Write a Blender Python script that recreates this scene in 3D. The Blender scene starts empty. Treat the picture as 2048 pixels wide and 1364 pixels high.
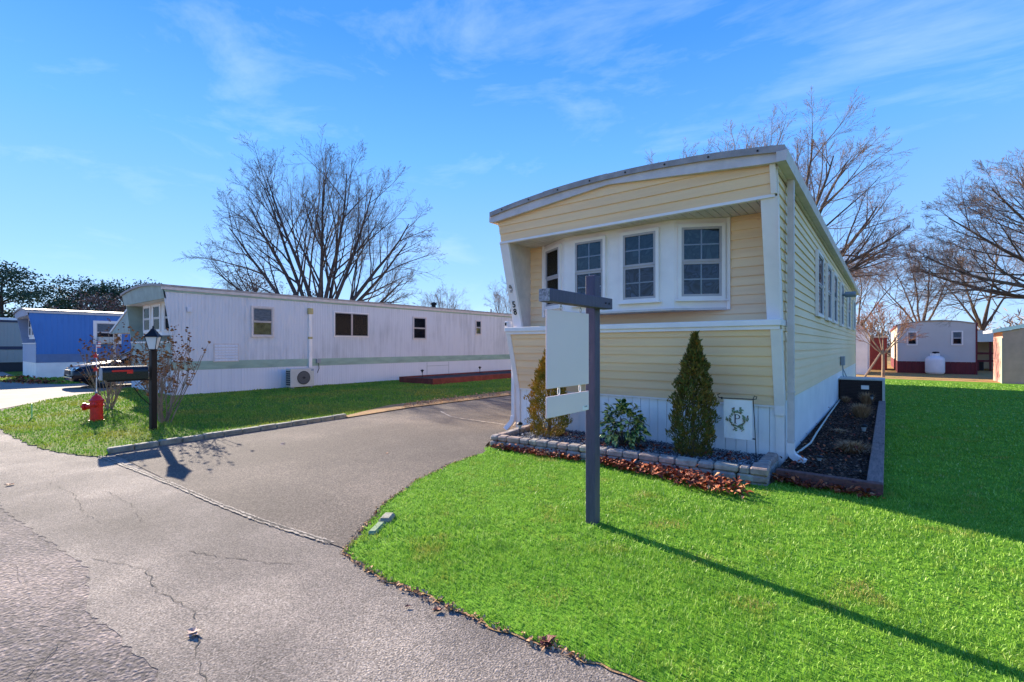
import bpy, bmesh, math, random
import numpy as np
from mathutils import Vector, Matrix
random.seed(7); rng = np.random.default_rng(7)
S = bpy.context.scene
COL = S.collection
rad = math.radians
# ------------------------------------------------------------------ camera
cam = bpy.data.cameras.new('camera'); co = bpy.data.objects.new('camera', cam); COL.objects.link(co)
co.location = (0, 0, 1.5); co.rotation_euler = (rad(90), 0, rad(38.3))
cam.sensor_width = 36; cam.lens = 36*950/2048; cam.shift_y = 10/2048
cam.clip_start = .05; cam.clip_end = 3000
S.camera = co
# ------------------------------------------------------------------ sky and sun
SUN_DIR = Vector((-0.982, 0.19, math.tan(rad(23.6)))).normalized()     # towards the sun
EL = math.asin(SUN_DIR.z)
w = bpy.data.worlds.new('World'); S.world = w; w.use_nodes = True
nt = w.node_tree; N = nt.nodes; L = nt.links; N.clear()
out = N.new('ShaderNodeOutputWorld'); bg = N.new('ShaderNodeBackground')
sky = N.new('ShaderNodeTexSky'); sky.sky_type = 'NISHITA'; sky.sun_disc = False
sky.sun_elevation = EL; sky.sun_rotation = math.atan2(SUN_DIR.x, SUN_DIR.y)
sky.air_density = 1.0; sky.dust_density = 0.0; sky.ozone_density = 3.0; sky.altitude = 0
tc = N.new('ShaderNodeTexCoord')
mp = N.new('ShaderNodeMapping'); mp.inputs['Rotation'].default_value = (0, rad(20), rad(25)); mp.inputs['Scale'].default_value = (1.3, 3.2, 7.0)
nz = N.new('ShaderNodeTexNoise'); nz.inputs['Scale'].default_value = 1.5; nz.inputs['Detail'].default_value = 9; nz.inputs['Roughness'].default_value = .62; nz.inputs['Distortion'].default_value = .35
cr = N.new('ShaderNodeMapRange'); cr.inputs[1].default_value = .53; cr.inputs[2].default_value = .92; cr.inputs[4].default_value = .36
hsv = N.new('ShaderNodeHueSaturation'); hsv.inputs['Saturation'].default_value = 1.12; hsv.inputs['Value'].default_value = 1
sep = N.new('ShaderNodeSeparateXYZ')
grad = N.new('ShaderNodeValToRGB')
e = grad.color_ramp.elements
e[0].position = 0.0; e[0].color = (.40, .65, .95, 1)
e[1].position = 1.0; e[1].color = (.035, .17, .70, 1)
for p_, c_ in ((.15, (.26, .53, .97)), (.36, (.125, .41, .96)), (.53, (.052, .275, .94))):
    a_ = e.new(p_); a_.color = (*c_, 1)
mixs = N.new('ShaderNodeMix'); mixs.data_type = 'RGBA'; mixs.inputs[0].default_value = .95
mulg = N.new('ShaderNodeMix'); mulg.data_type = 'RGBA'; mulg.blend_type = 'MULTIPLY'; mulg.inputs[0].default_value = 1
mulg.inputs[7].default_value = (1.94, 1.87, 1.95, 1)
cl = N.new('ShaderNodeMix'); cl.data_type = 'RGBA'
cl.inputs[7].default_value = (1.75, 2.05, 2.4, 1)
L.new(tc.outputs['Generated'], mp.inputs[0]); L.new(mp.outputs[0], nz.inputs['Vector']); L.new(nz.outputs[0], cr.inputs[0])
L.new(tc.outputs['Generated'], sep.inputs[0]); L.new(sep.outputs[2], grad.inputs[0])
L.new(grad.outputs[0], mulg.inputs[6])
L.new(sky.outputs[0], hsv.inputs['Color']); L.new(hsv.outputs[0], mixs.inputs[6]); L.new(mulg.outputs[2], mixs.inputs[7])
L.new(mixs.outputs[2], cl.inputs[6]); L.new(cr.outputs[0], cl.inputs[0])
L.new(cl.outputs[2], bg.inputs[0]); bg.inputs[1].default_value = .15
L.new(bg.outputs[0], out.inputs[0])
sd = bpy.data.lights.new('sun', 'SUN'); sd.energy = 3.0; sd.angle = rad(.5); sd.color = (1, .88, .72)
so = bpy.data.objects.new('sun', sd); COL.objects.link(so); so.rotation_euler = SUN_DIR.to_track_quat('Z', 'Y').to_euler(); so.location = (-20, 4, 20)
S.view_settings.view_transform = 'Standard'; S.view_settings.look = 'None'; S.view_settings.gamma = 1
S.view_settings.use_curve_mapping = False; S.view_settings.exposure = 2.08
S.render.engine = 'CYCLES'

# ------------------------------------------------------------------ materials
def nodemat(name):
    m = bpy.data.materials.new(name); m.use_nodes = True
    return m, m.node_tree.nodes, m.node_tree.links, m.node_tree.nodes['Principled BSDF']
def ramp(n, stops):
    r = n.new('ShaderNodeValToRGB'); el = r.color_ramp.elements
    el[0].position, el[0].color = stops[0][0], (*stops[0][1], 1)
    el[1].position, el[1].color = stops[-1][0], (*stops[-1][1], 1)
    for p, c in stops[1:-1]:
        x = el.new(p); x.color = (*c, 1)
    return r
def mat(name, c, rough=.6, var=.12, scale=4, metal=0, bump=0, bscale=60, c2=None, stretch=(1, 1, 1), spec=.5):
    m, n, l, b = nodemat(name)
    b.inputs['Roughness'].default_value = rough; b.inputs['Metallic'].default_value = metal
    b.inputs['Specular IOR Level'].default_value = spec
    t = n.new('ShaderNodeTexCoord'); mp = n.new('ShaderNodeMapping'); mp.inputs['Scale'].default_value = stretch
    l.new(t.outputs['Object'], mp.inputs[0])
    z = n.new('ShaderNodeTexNoise'); z.inputs['Scale'].default_value = scale; z.inputs['Detail'].default_value = 6; z.inputs['Roughness'].default_value = .6
    l.new(mp.outputs[0], z.inputs['Vector'])
    lo = tuple(x*(1-var) for x in c) if c2 is None else c2
    r = ramp(n, [(.32, lo), (.68, tuple(min(1, x*(1+var*.6)) for x in c))])
    l.new(z.outputs[0], r.inputs[0]); l.new(r.outputs[0], b.inputs['Base Color'])
    if bump:
        z2 = n.new('ShaderNodeTexNoise'); z2.inputs['Scale'].default_value = bscale; z2.inputs['Detail'].default_value = 4
        l.new(mp.outputs[0], z2.inputs['Vector'])
        bu = n.new('ShaderNodeBump'); bu.inputs['Strength'].default_value = bump; bu.inputs['Distance'].default_value = .01
        l.new(z2.outputs[0], bu.inputs['Height']); l.new(bu.outputs[0], b.inputs['Normal'])
    return m
def islandmat(name, stops, rough=.6, pos_stops=None, pscale=.8, pmix=.5, spec=.3, trans=0):
    """colour drawn per loose piece, optionally blended with a large scale patch colour"""
    m, n, l, b = nodemat(name)
    b.inputs['Roughness'].default_value = rough; b.inputs['Specular IOR Level'].default_value = spec
    g = n.new('ShaderNodeNewGeometry'); r = ramp(n, stops); l.new(g.outputs['Random Per Island'], r.inputs[0])
    o = r.outputs[0]
    if pos_stops:
        t = n.new('ShaderNodeTexCoord'); z = n.new('ShaderNodeTexNoise'); z.inputs['Scale'].default_value = pscale; z.inputs['Detail'].default_value = 5
        l.new(t.outputs['Object'], z.inputs['Vector']); r2 = ramp(n, pos_stops); l.new(z.outputs[0], r2.inputs[0])
        mx = n.new('ShaderNodeMix'); mx.data_type = 'RGBA'; mx.inputs[0].default_value = pmix
        l.new(o, mx.inputs[6]); l.new(r2.outputs[0], mx.inputs[7]); o = mx.outputs[2]
    l.new(o, b.inputs['Base Color'])
    if trans:
        tr = n.new('ShaderNodeBsdfTranslucent'); l.new(o, tr.inputs[0]); ms = n.new('ShaderNodeMixShader'); ms.inputs[0].default_value = trans
        l.new(b.outputs[0], ms.inputs[1]); l.new(tr.outputs[0], ms.inputs[2]); l.new(ms.outputs[0], n['Material Output'].inputs[0])
    return m
def asphalt(name, base, tint, crack=0, coarse=1.0, patch=1.0, sand=0):
    m, n, l, b = nodemat(name)
    b.inputs['Roughness'].default_value = .88; b.inputs['Specular IOR Level'].default_value = .25
    t = n.new('ShaderNodeTexCoord')
    big = n.new('ShaderNodeTexNoise'); big.inputs['Scale'].default_value = .55; big.inputs['Detail'].default_value = 8; big.inputs['Roughness'].default_value = .62
    l.new(t.outputs['Object'], big.inputs['Vector'])
    r = ramp(n, [(.30, tuple(x*(1-.34*patch) for x in base)), (.50, base), (.66, tuple(x*(1+.22*patch) for x in tint))])
    l.new(big.outputs[0], r.inputs[0])
    fine = n.new('ShaderNodeTexNoise'); fine.inputs['Scale'].default_value = 95/coarse; fine.inputs['Detail'].default_value = 3
    l.new(t.outputs['Object'], fine.inputs['Vector'])
    vo = n.new('ShaderNodeTexVoronoi'); vo.inputs['Scale'].default_value = 120/coarse; l.new(t.outputs['Object'], vo.inputs['Vector'])
    fr = n.new('ShaderNodeMapRange'); fr.inputs[1].default_value = .3; fr.inputs[2].default_value = .7; fr.inputs[3].default_value = .52; fr.inputs[4].default_value = 1.42
    l.new(fine.outputs[0], fr.inputs[0])
    sp = n.new('ShaderNodeSeparateColor'); l.new(vo.outputs['Color'], sp.inputs[0])
    vr = n.new('ShaderNodeMapRange'); vr.inputs[3].default_value = .55; vr.inputs[4].default_value = 1.45; l.new(sp.outputs[0], vr.inputs[0])
    mu = n.new('ShaderNodeMath'); mu.operation = 'MULTIPLY'; l.new(fr.outputs[0], mu.inputs[0]); l.new(vr.outputs[0], mu.inputs[1])
    last = mu.outputs[0]
    hgt = last
    if crack:
        wn = n.new('ShaderNodeTexNoise'); wn.inputs['Scale'].default_value = 2.2; wn.inputs['Detail'].default_value = 6
        l.new(t.outputs['Object'], wn.inputs['Vector'])
        ad = n.new('ShaderNodeMix'); ad.data_type = 'VECTOR'; ad.inputs[0].default_value = .12
        l.new(t.outputs['Object'], ad.inputs[4]); l.new(wn.outputs['Color'], ad.inputs[5])
        vc = n.new('ShaderNodeTexVoronoi'); vc.feature = 'DISTANCE_TO_EDGE'; vc.inputs['Scale'].default_value = crack
        l.new(ad.outputs[1], vc.inputs['Vector'])
        cm = n.new('ShaderNodeMapRange'); cm.inputs[1].default_value = .0008; cm.inputs[2].default_value = .005; cm.inputs[3].default_value = .55; cm.inputs[4].default_value = 1
        l.new(vc.outputs['Distance'], cm.inputs[0])
        gate = n.new('ShaderNodeTexNoise'); gate.inputs['Scale'].default_value = .9; l.new(t.outputs['Object'], gate.inputs['Vector'])
        gm = n.new('ShaderNodeMapRange'); gm.inputs[1].default_value = .44; gm.inputs[2].default_value = .56; l.new(gate.outputs[0], gm.inputs[0])
        mxm = n.new('ShaderNodeMath'); mxm.operation = 'MAXIMUM'; l.new(cm.outputs[0], mxm.inputs[0]); l.new(gm.outputs[0], mxm.inputs[1])
        m2 = n.new('ShaderNodeMath'); m2.operation = 'MULTIPLY'; l.new(last, m2.inputs[0]); l.new(mxm.outputs[0], m2.inputs[1]); last = m2.outputs[0]
        hgt = last
    cb = n.new('ShaderNodeCombineColor')
    for i in range(3): l.new(last, cb.inputs[i])
    mx = n.new('ShaderNodeMix'); mx.data_type = 'RGBA'; mx.blend_type = 'MULTIPLY'; mx.inputs[0].default_value = 1
    l.new(r.outputs[0], mx.inputs[6]); l.new(cb.outputs[0], mx.inputs[7]); final = mx.outputs[2]
    if sand:        # pale sand washed into the hollows of the worn surface
        w2 = n.new('ShaderNodeTexNoise'); w2.inputs['Scale'].default_value = 3.5; w2.inputs['Detail'].default_value = 7; l.new(t.outputs['Object'], w2.inputs['Vector'])
        a2 = n.new('ShaderNodeMix'); a2.data_type = 'VECTOR'; a2.inputs[0].default_value = .35; l.new(t.outputs['Object'], a2.inputs[4]); l.new(w2.outputs['Color'], a2.inputs[5])
        v2 = n.new('ShaderNodeTexVoronoi'); v2.feature = 'DISTANCE_TO_EDGE'; v2.inputs['Scale'].default_value = 5; l.new(a2.outputs[1], v2.inputs['Vector'])
        s2 = n.new('ShaderNodeMapRange'); s2.inputs[1].default_value = .0; s2.inputs[2].default_value = .05; s2.inputs[3].default_value = .7; s2.inputs[4].default_value = 0; l.new(v2.outputs['Distance'], s2.inputs[0])
        f2 = n.new('ShaderNodeTexNoise'); f2.inputs['Scale'].default_value = 60; l.new(t.outputs['Object'], f2.inputs['Vector'])
        f3 = n.new('ShaderNodeMapRange'); f3.inputs[1].default_value = .42; f3.inputs[2].default_value = .6; l.new(f2.outputs[0], f3.inputs[0])
        m3 = n.new('ShaderNodeMath'); m3.operation = 'MULTIPLY'; l.new(s2.outputs[0], m3.inputs[0]); l.new(f3.outputs[0], m3.inputs[1])
        m4 = n.new('ShaderNodeMix'); m4.data_type = 'RGBA'; m4.inputs[7].default_value = (.42, .33, .28, 1); l.new(m3.outputs[0], m4.inputs[0]); l.new(final, m4.inputs[6]); final = m4.outputs[2]
    l.new(final, b.inputs['Base Color'])
    bu = n.new('ShaderNodeBump'); bu.inputs['Strength'].default_value = .8; bu.inputs['Distance'].default_value = .006*coarse
    l.new(hgt, bu.inputs['Height']); l.new(bu.outputs[0], b.inputs['Normal'])
    return m
def ribbed(name, c, stain, period=.1, axis='Y', streak=.25, rough=.5):
    """painted ribbed metal sheet with grey streaks of dirt"""
    m, n, l, b = nodemat(name)
    b.inputs['Roughness'].default_value = rough; b.inputs['Specular IOR Level'].default_value = .35
    t = n.new('ShaderNodeTexCoord'); mp = n.new('ShaderNodeMapping'); mp.inputs['Scale'].default_value = (5, 5, .5)
    l.new(t.outputs['Object'], mp.inputs[0])
    z = n.new('ShaderNodeTexNoise'); z.inputs['Scale'].default_value = 1.3; z.inputs['Detail'].default_value = 8; z.inputs['Roughness'].default_value = .65
    l.new(mp.outputs[0], z.inputs['Vector'])
    z3 = n.new('ShaderNodeTexNoise'); z3.inputs['Scale'].default_value = .55; z3.inputs['Detail'].default_value = 6; l.new(t.outputs['Object'], z3.inputs['Vector'])
    ml = n.new('ShaderNodeMath'); ml.operation = 'MULTIPLY'; l.new(z.outputs[0], ml.inputs[0]); l.new(z3.outputs[0], ml.inputs[1])
    r = ramp(n, [(.22, c), (.30, tuple(a*(1-streak*.4)+s*streak*.4 for a, s in zip(c, stain))), (.42, tuple(a*(1-streak)+s*streak for a, s in zip(c, stain)))])
    l.new(ml.outputs[0], r.inputs[0])
    wv = n.new('ShaderNodeTexWave'); wv.wave_type = 'BANDS'; wv.bands_direction = axis; wv.inputs['Scale'].default_value = .314/period
    l.new(t.outputs['Object'], wv.inputs['Vector'])
    pw = n.new('ShaderNodeMath'); pw.operation = 'POWER'; pw.inputs[1].default_value = 6; l.new(wv.outputs['Fac'], pw.inputs[0])
    bu = n.new('ShaderNodeBump'); bu.inputs['Strength'].default_value = .7; bu.inputs['Distance'].default_value = .012
    l.new(pw.outputs[0], bu.inputs['Height']); l.new(bu.outputs[0], b.inputs['Normal'])
    l.new(r.outputs[0], b.inputs['Base Color'])
    return m
M = {}
M['siding'] = mat('yellow_vinyl', (.98, .645, .365), .5, .12, 1.3, bump=.08, bscale=180, stretch=(.3, .3, 5))
M['siding_side'] = mat('yellow_vinyl_weathered', (.98, .665, .41), .5, .2, .9, c2=(.88, .63, .34), bump=.08, bscale=180, stretch=(1, .35, 1.2))
M['white'] = mat('white_vinyl', (.90, .81, .75), .45, .07, 3, bump=.04, bscale=90)
M['white_skirt'] = mat('white_skirting', (.93, .90, .86), .45, .09, 2.0, bump=.05, bscale=60)
M['cream'] = mat('cream_metal', (.66, .57, .52), .5, .14, 5)
M['roofgrey'] = mat('roof_metal', (.36, .31, .28), .6, .25, 6, metal=.1)
M['taupe'] = mat('window_frame_metal', (.42, .38, .38), .4, .1, 6)
M['dark'] = mat('black_paint', (.008, .008, .010), .5, .2, 10, spec=.25)
M['iron'] = mat('black_iron', (.015, .015, .015), .5, .2, 30)
M['post'] = mat('slate_blue_paint', (.070, .062, .105), .5, .22, 14, bump=.25, bscale=70, stretch=(3, 3, .5))
M['flake'] = mat('flaking_end_grain', (.35, .34, .34), .8, .7, 60)
M['blank'] = mat('blank_sign_board', (.93, .70, .62), .5, .02, 2)
M['red'] = mat('hydrant_red', (.72, .008, .006), .35, .2, 10)
M['brown'] = mat('brown_timber', (.15, .058, .045), .75, .4, 6, bump=.4, bscale=50, stretch=(6, .8, 6))
M['greywood'] = mat('weathered_timber', (.24, .165, .145), .8, .42, 5, bump=.4, bscale=50, stretch=(8, 1, 8))
M['redwood'] = mat('red_stained_timber', (.19, .035, .022), .8, .4, 4, bump=.3, bscale=40)
M['stoneA'] = mat('stone_grey', (.34, .29, .255), .9, .35, 14, bump=.7, bscale=90)
M['stoneB'] = mat('stone_pinkish', (.37, .27, .22), .9, .35, 14, bump=.7, bscale=90)
M['stoneC'] = mat('stone_buff', (.38, .335, .27), .9, .35, 14, bump=.7, bscale=90)
M['curb'] = mat('concrete_curb', (.26, .25, .19), .9, .35, 9, bump=.6, bscale=80)
M['concrete'] = mat('pale_concrete', (.25, .21, .17), .9, .2, 1.2, bump=.3, bscale=60)
M['galv'] = mat('grey_plastic', (.30, .32, .33), .5, .1, 10)
M['acwhite'] = mat('unit_cream_paint', (.55, .53, .47), .5, .1, 6)
M['acdark'] = mat('dark_grille', (.02, .018, .022), .6, .3, 30)
M['acbrown'] = mat('brown_louvres', (.032, .015, .013), .6, .4, 20)
M['rubber'] = mat('tyre_rubber', (.015, .015, .016), .8, .2, 10)
M['car'] = mat('black_car_paint', (.004, .005, .012), .22, .1, 3, spec=.45)
M['chrome'] = mat('chrome', (.7, .7, .72), .12, .05, 5, metal=1)
M['hose'] = mat('pale_hose', (.55, .55, .46), .5, .1, 20)
M['pot'] = mat('yellowed_cover', (.52, .40, .16), .5, .2, 20)
M['green_band'] = mat('green_band_metal', (.30, .42, .33), .5, .2, 1.5, c2=(.23, .33, .27), stretch=(1, 1, 4))
M['greytan'] = mat('grey_green_panel', (.34, .40, .34), .6, .2, 3)
M['whitemetal'] = ribbed('white_ribbed_metal', (.68, .66, .67), (.28, .27, .27), .1, 'Y', .45)
M['whitemetal_low'] = ribbed('white_ribbed_skirt', (.72, .71, .74), (.5, .5, .52), .1, 'Y', .25)
M['bluemetal'] = ribbed('blue_ribbed_metal', (.055, .20, .52), (.02, .08, .26), .2, 'Y', .6)
M['bluelow'] = mat('blue_grey_panel', (.12, .20, .36), .5, .15, 3)
M['bluefront'] = mat('pale_blue_siding', (.30, .36, .50), .55, .1, 4)
M['tan'] = ribbed('tan_ribbed_metal', (.36, .33, .29), (.22, .2, .17), .3, 'Y', .4)
M['navy'] = mat('navy_band', (.02, .025, .06), .5, .1, 3)
M['fargrey'] = mat('grey_vinyl', (.60, .54, .50), .6, .06, 1)
M['farcream'] = mat('cream_vinyl', (.62, .50, .37), .6, .08, 1)
M['maroon'] = mat('maroon_skirting', (.16, .018, .022), .7, .25, 3, stretch=(5, 5, .5))
M['shed'] = mat('tan_stucco', (.64, .32, .25), .9, .12, 3, bump=.3, bscale=50)
M['tank'] = mat('white_tank_paint', (.80, .80, .80), .35, .08, 4)
M['barkdark'] = mat('dark_bark', (.060, .050, .050), .9, .4, 6, bump=.5, bscale=30)
M['twigdark'] = islandmat('dark_twigs', [(0, (.065, .045, .035)), (1, (.13, .09, .065))], .9)
M['barkbrown'] = mat('brown_bark', (.12, .085, .062), .9, .4, 6, bump=.5, bscale=30)
M['twigbrown'] = islandmat('brown_twigs', [(0, (.15, .10, .075)), (1, (.34, .23, .17))], .9)
M['barktan'] = mat('tan_bark', (.32, .22, .15), .9, .3, 8)
M['twigred'] = islandmat('reddish_twigs', [(0, (.22, .09, .06)), (1, (.38, .20, .12))], .9)
M['shrubstem'] = mat('grey_brown_stems', (.26, .20, .15), .9, .3, 8)
M['seedhead'] = islandmat('dried_flower_heads', [(0, (.06, .025, .012)), (.5, (.26, .10, .025)), (1, (.42, .20, .06))], .9)
M['conifer'] = islandmat('dark_needles', [(0, (.02, .05, .03)), (1, (.08, .13, .07))], .8)
M['brownleaf'] = islandmat('brown_leaf_clumps', [(0, (.09, .06, .05)), (1, (.22, .14, .11))], .9)
M['arbor'] = islandmat('arborvitae_sprays', [(0, (.025, .045, .010)), (.5, (.11, .15, .03)), (.8, (.24, .20, .035)), (1, (.34, .13, .025))], .7,
                       [(.38, (.05, .085, .012)), (.6, (.24, .12, .015))], 3.2, .38)
M['arbor_gold'] = islandmat('golden_arborvitae_sprays', [(0, (.10, .09, .010)), (.6, (.42, .30, .03)), (1, (.40, .16, .015))], .7,
                       [(.40, (.08, .12, .016)), (.60, (.42, .22, .018))], 4.5, .6)
M['leaf'] = None
M['grass'] = islandmat('grass_blades', [(0, (.075, .16, .012)), (.45, (.19, .38, .026)), (.8, (.35, .54, .07)), (.95, (.50, .60, .17)), (1, (.75, .72, .42))], .55,
                       [(.28, (.46, .32, .10)), (.40, (.30, .42, .05)), (.47, (.16, .36, .03)), (.56, (.34, .56, .06)), (.66, (.10, .26, .025))], 2.4, .62, .35, .25)
M['grassleft'] = islandmat('grass_blades_olive', [(0, (.10, .21, .02)), (.6, (.24, .44, .035)), (1, (.52, .50, .12))], .6,
                       [(.35, (.38, .30, .05)), (.5, (.17, .32, .03)), (.65, (.05, .20, .02))], .55, .6, .3, .25)
M['leafpile'] = islandmat('russet_leaves', [(0, (.06, .010, .008)), (.5, (.24, .045, .02)), (.85, (.48, .12, .035)), (1, (.60, .30, .14))], .7)
M['gravel'] = islandmat('grey_gravel', [(0, (.05, .055, .065)), (.5, (.19, .20, .23)), (1, (.48, .48, .48))], .8)
M['mulch'] = islandmat('dark_mulch', [(0, (.012, .008, .007)), (.6, (.06, .034, .026)), (.88, (.20, .10, .065)), (1, (.42, .25, .15))], .9)
M['straw'] = islandmat('dry_grass_blades', [(0, (.28, .13, .06)), (1, (.62, .38, .20))], .9)
M['soil'] = mat('dark_soil', (.03, .02, .016), .95, .4, 12, bump=.5, bscale=80)
def var_leaf():
    m, n, l, b = nodemat('variegated_leaf')
    b.inputs['Roughness'].default_value = .3
    t = n.new('ShaderNodeTexCoord'); z = n.new('ShaderNodeTexNoise'); z.inputs['Scale'].default_value = 22
    oi = n.new('ShaderNodeObjectInfo'); va = n.new('ShaderNodeVectorMath'); va.operation = 'ADD'
    l.new(t.outputs['Object'], va.inputs[0]); l.new(oi.outputs['Location'], va.inputs[1]); l.new(va.outputs[0], z.inputs['Vector'])
    r = ramp(n, [(.40, (.016, .05, .016)), (.49, (.04, .12, .02)), (.54, (.50, .50, .13))]); l.new(z.outputs[0], r.inputs[0]); l.new(r.outputs[0], b.inputs['Base Color'])
    return m
M['leaf'] = var_leaf()
def sheetmat(name, stops, scale, rough=.95):
    m, n, l, b = nodemat(name); b.inputs['Roughness'].default_value = rough; b.inputs['Specular IOR Level'].default_value = .1
    t = n.new('ShaderNodeTexCoord'); z = n.new('ShaderNodeTexNoise'); z.inputs['Scale'].default_value = scale; z.inputs['Detail'].default_value = 9; z.inputs['Roughness'].default_value = .7
    l.new(t.outputs['Object'], z.inputs['Vector']); r = ramp(n, stops); l.new(z.outputs[0], r.inputs[0]); l.new(r.outputs[0], b.inputs['Base Color'])
    bu = n.new('ShaderNodeBump'); bu.inputs['Strength'].default_value = .6; bu.inputs['Distance'].default_value = .03
    z2 = n.new('ShaderNodeTexNoise'); z2.inputs['Scale'].default_value = 35; z2.inputs['Detail'].default_value = 5; l.new(t.outputs['Object'], z2.inputs['Vector'])
    l.new(z2.outputs[0], bu.inputs['Height']); l.new(bu.outputs[0], b.inputs['Normal'])
    return m
M['lawn'] = sheetmat('lawn_soil_and_thatch', [(.3, (.08, .17, .015)), (.5, (.12, .28, .02)), (.7, (.18, .30, .03))], 5)
M['lawnleft'] = sheetmat('thatch_olive', [(.3, (.06, .12, .012)), (.5, (.10, .17, .02)), (.7, (.20, .17, .04))], 3)
M['dry'] = sheetmat('dry_straw_lawn', [(.3, (.22, .17, .05)), (.5, (.42, .28, .11)), (.7, (.46, .24, .12))], 1.1)
M['ground'] = sheetmat('distant_ground', [(.3, (.14, .13, .045)), (.5, (.26, .17, .08)), (.7, (.16, .16, .05))], .6)
M['border'] = sheetmat('leafy_border', [(.3, (.26, .17, .07)), (.5, (.40, .24, .12)), (.7, (.30, .25, .08))], 6)
M['road_old'] = asphalt('old_coarse_asphalt', (.135, .113, .105), (.24, .19, .16), crack=2.2, coarse=2.0, patch=.9, sand=1)
M['apron'] = asphalt('apron_asphalt', (.205, .173, .144), (.275, .230, .184), crack=0, coarse=.9, patch=1.5)
M['drive'] = asphalt('driveway_asphalt', (.135, .110, .089), (.178, .144, .114), coarse=1.3, patch=.5)
M['tar'] = mat('pale_joint_filler', (.36, .31, .25), .9, .5, 9, bump=.5, bscale=60)
M['crack'] = mat('dark_joint', (.05, .045, .04), .95, .3, 20)
def glassmat(name='window_glass', ior=1.42):
    m, n, l, b = nodemat(name)
    tr = n.new('ShaderNodeBsdfTransparent'); tr.inputs[0].default_value = (.75, .8, .85, 1); gl = n.new('ShaderNodeBsdfGlossy'); gl.inputs['Roughness'].default_value = .03
    mr = n.new('ShaderNodeFresnel'); mr.inputs[0].default_value = ior
    ms = n.new('ShaderNodeMixShader'); l.new(mr.outputs[0], ms.inputs[0]); l.new(tr.outputs[0], ms.inputs[1]); l.new(gl.outputs[0], ms.inputs[2])
    l.new(ms.outputs[0], n['Material Output'].inputs[0]); return m
M['glass'] = glassmat()
M['glass_lowrefl'] = glassmat('low_reflection_glass', 1.12)  # refractive index lowered to weaken reflections in these panes
def curtain(name, c1, c2, scale=5, dist=6):
    m, n, l, b = nodemat(name); b.inputs['Roughness'].default_value = .9
    t = n.new('ShaderNodeTexCoord'); wv = n.new('ShaderNodeTexNoise'); wv.inputs['Scale'].default_value = scale; wv.inputs['Distortion'].default_value = dist
    wv.inputs['Detail'].default_value = 1.5
    l.new(t.outputs['Object'], wv.inputs['Vector']); r = ramp(n, [(.36, c1), (.5, tuple((a+b_)/2 for a, b_ in zip(c1, c2))), (.56, c1), (.66, c2)])
    l.new(wv.outputs[0], r.inputs[0]); l.new(r.outputs[0], b.inputs['Base Color']); return m
M['lace'] = curtain('lace_curtain', (.045, .10, .125), (.14, .23, .24), 3.5, 2)
M['lace_low'] = curtain('lace_curtain_lower', (.007, .008, .024), (.20, .25, .37), 2.6, 2.4)
M['darkroom'] = mat('dark_interior', (.015, .012, .018), .9, .4, 3)
M['blind'] = mat('pale_blind', (.35, .36, .36), .8, .3, 30, stretch=(.2, .2, 1))
M['goldcloth'] = mat('yellow_curtain', (.42, .33, .12), .9, .5, 4)
M['lampglass'] = mat('frosted_lamp_glass', (.80, .80, .76), .3, .1, 4)
M['print_dark'] = mat('dark_print', (.03, .015, .02), .7, .1, 5)
M['print_green'] = mat('sage_print', (.19, .28, .15), .8, .3, 40)
M['print_brown'] = mat('olive_brown_print', (.20, .15, .08), .8, .3, 40)
M['cloth'] = mat('white_flag_cloth', (.90, .86, .82), .85, .05, 6)

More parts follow.
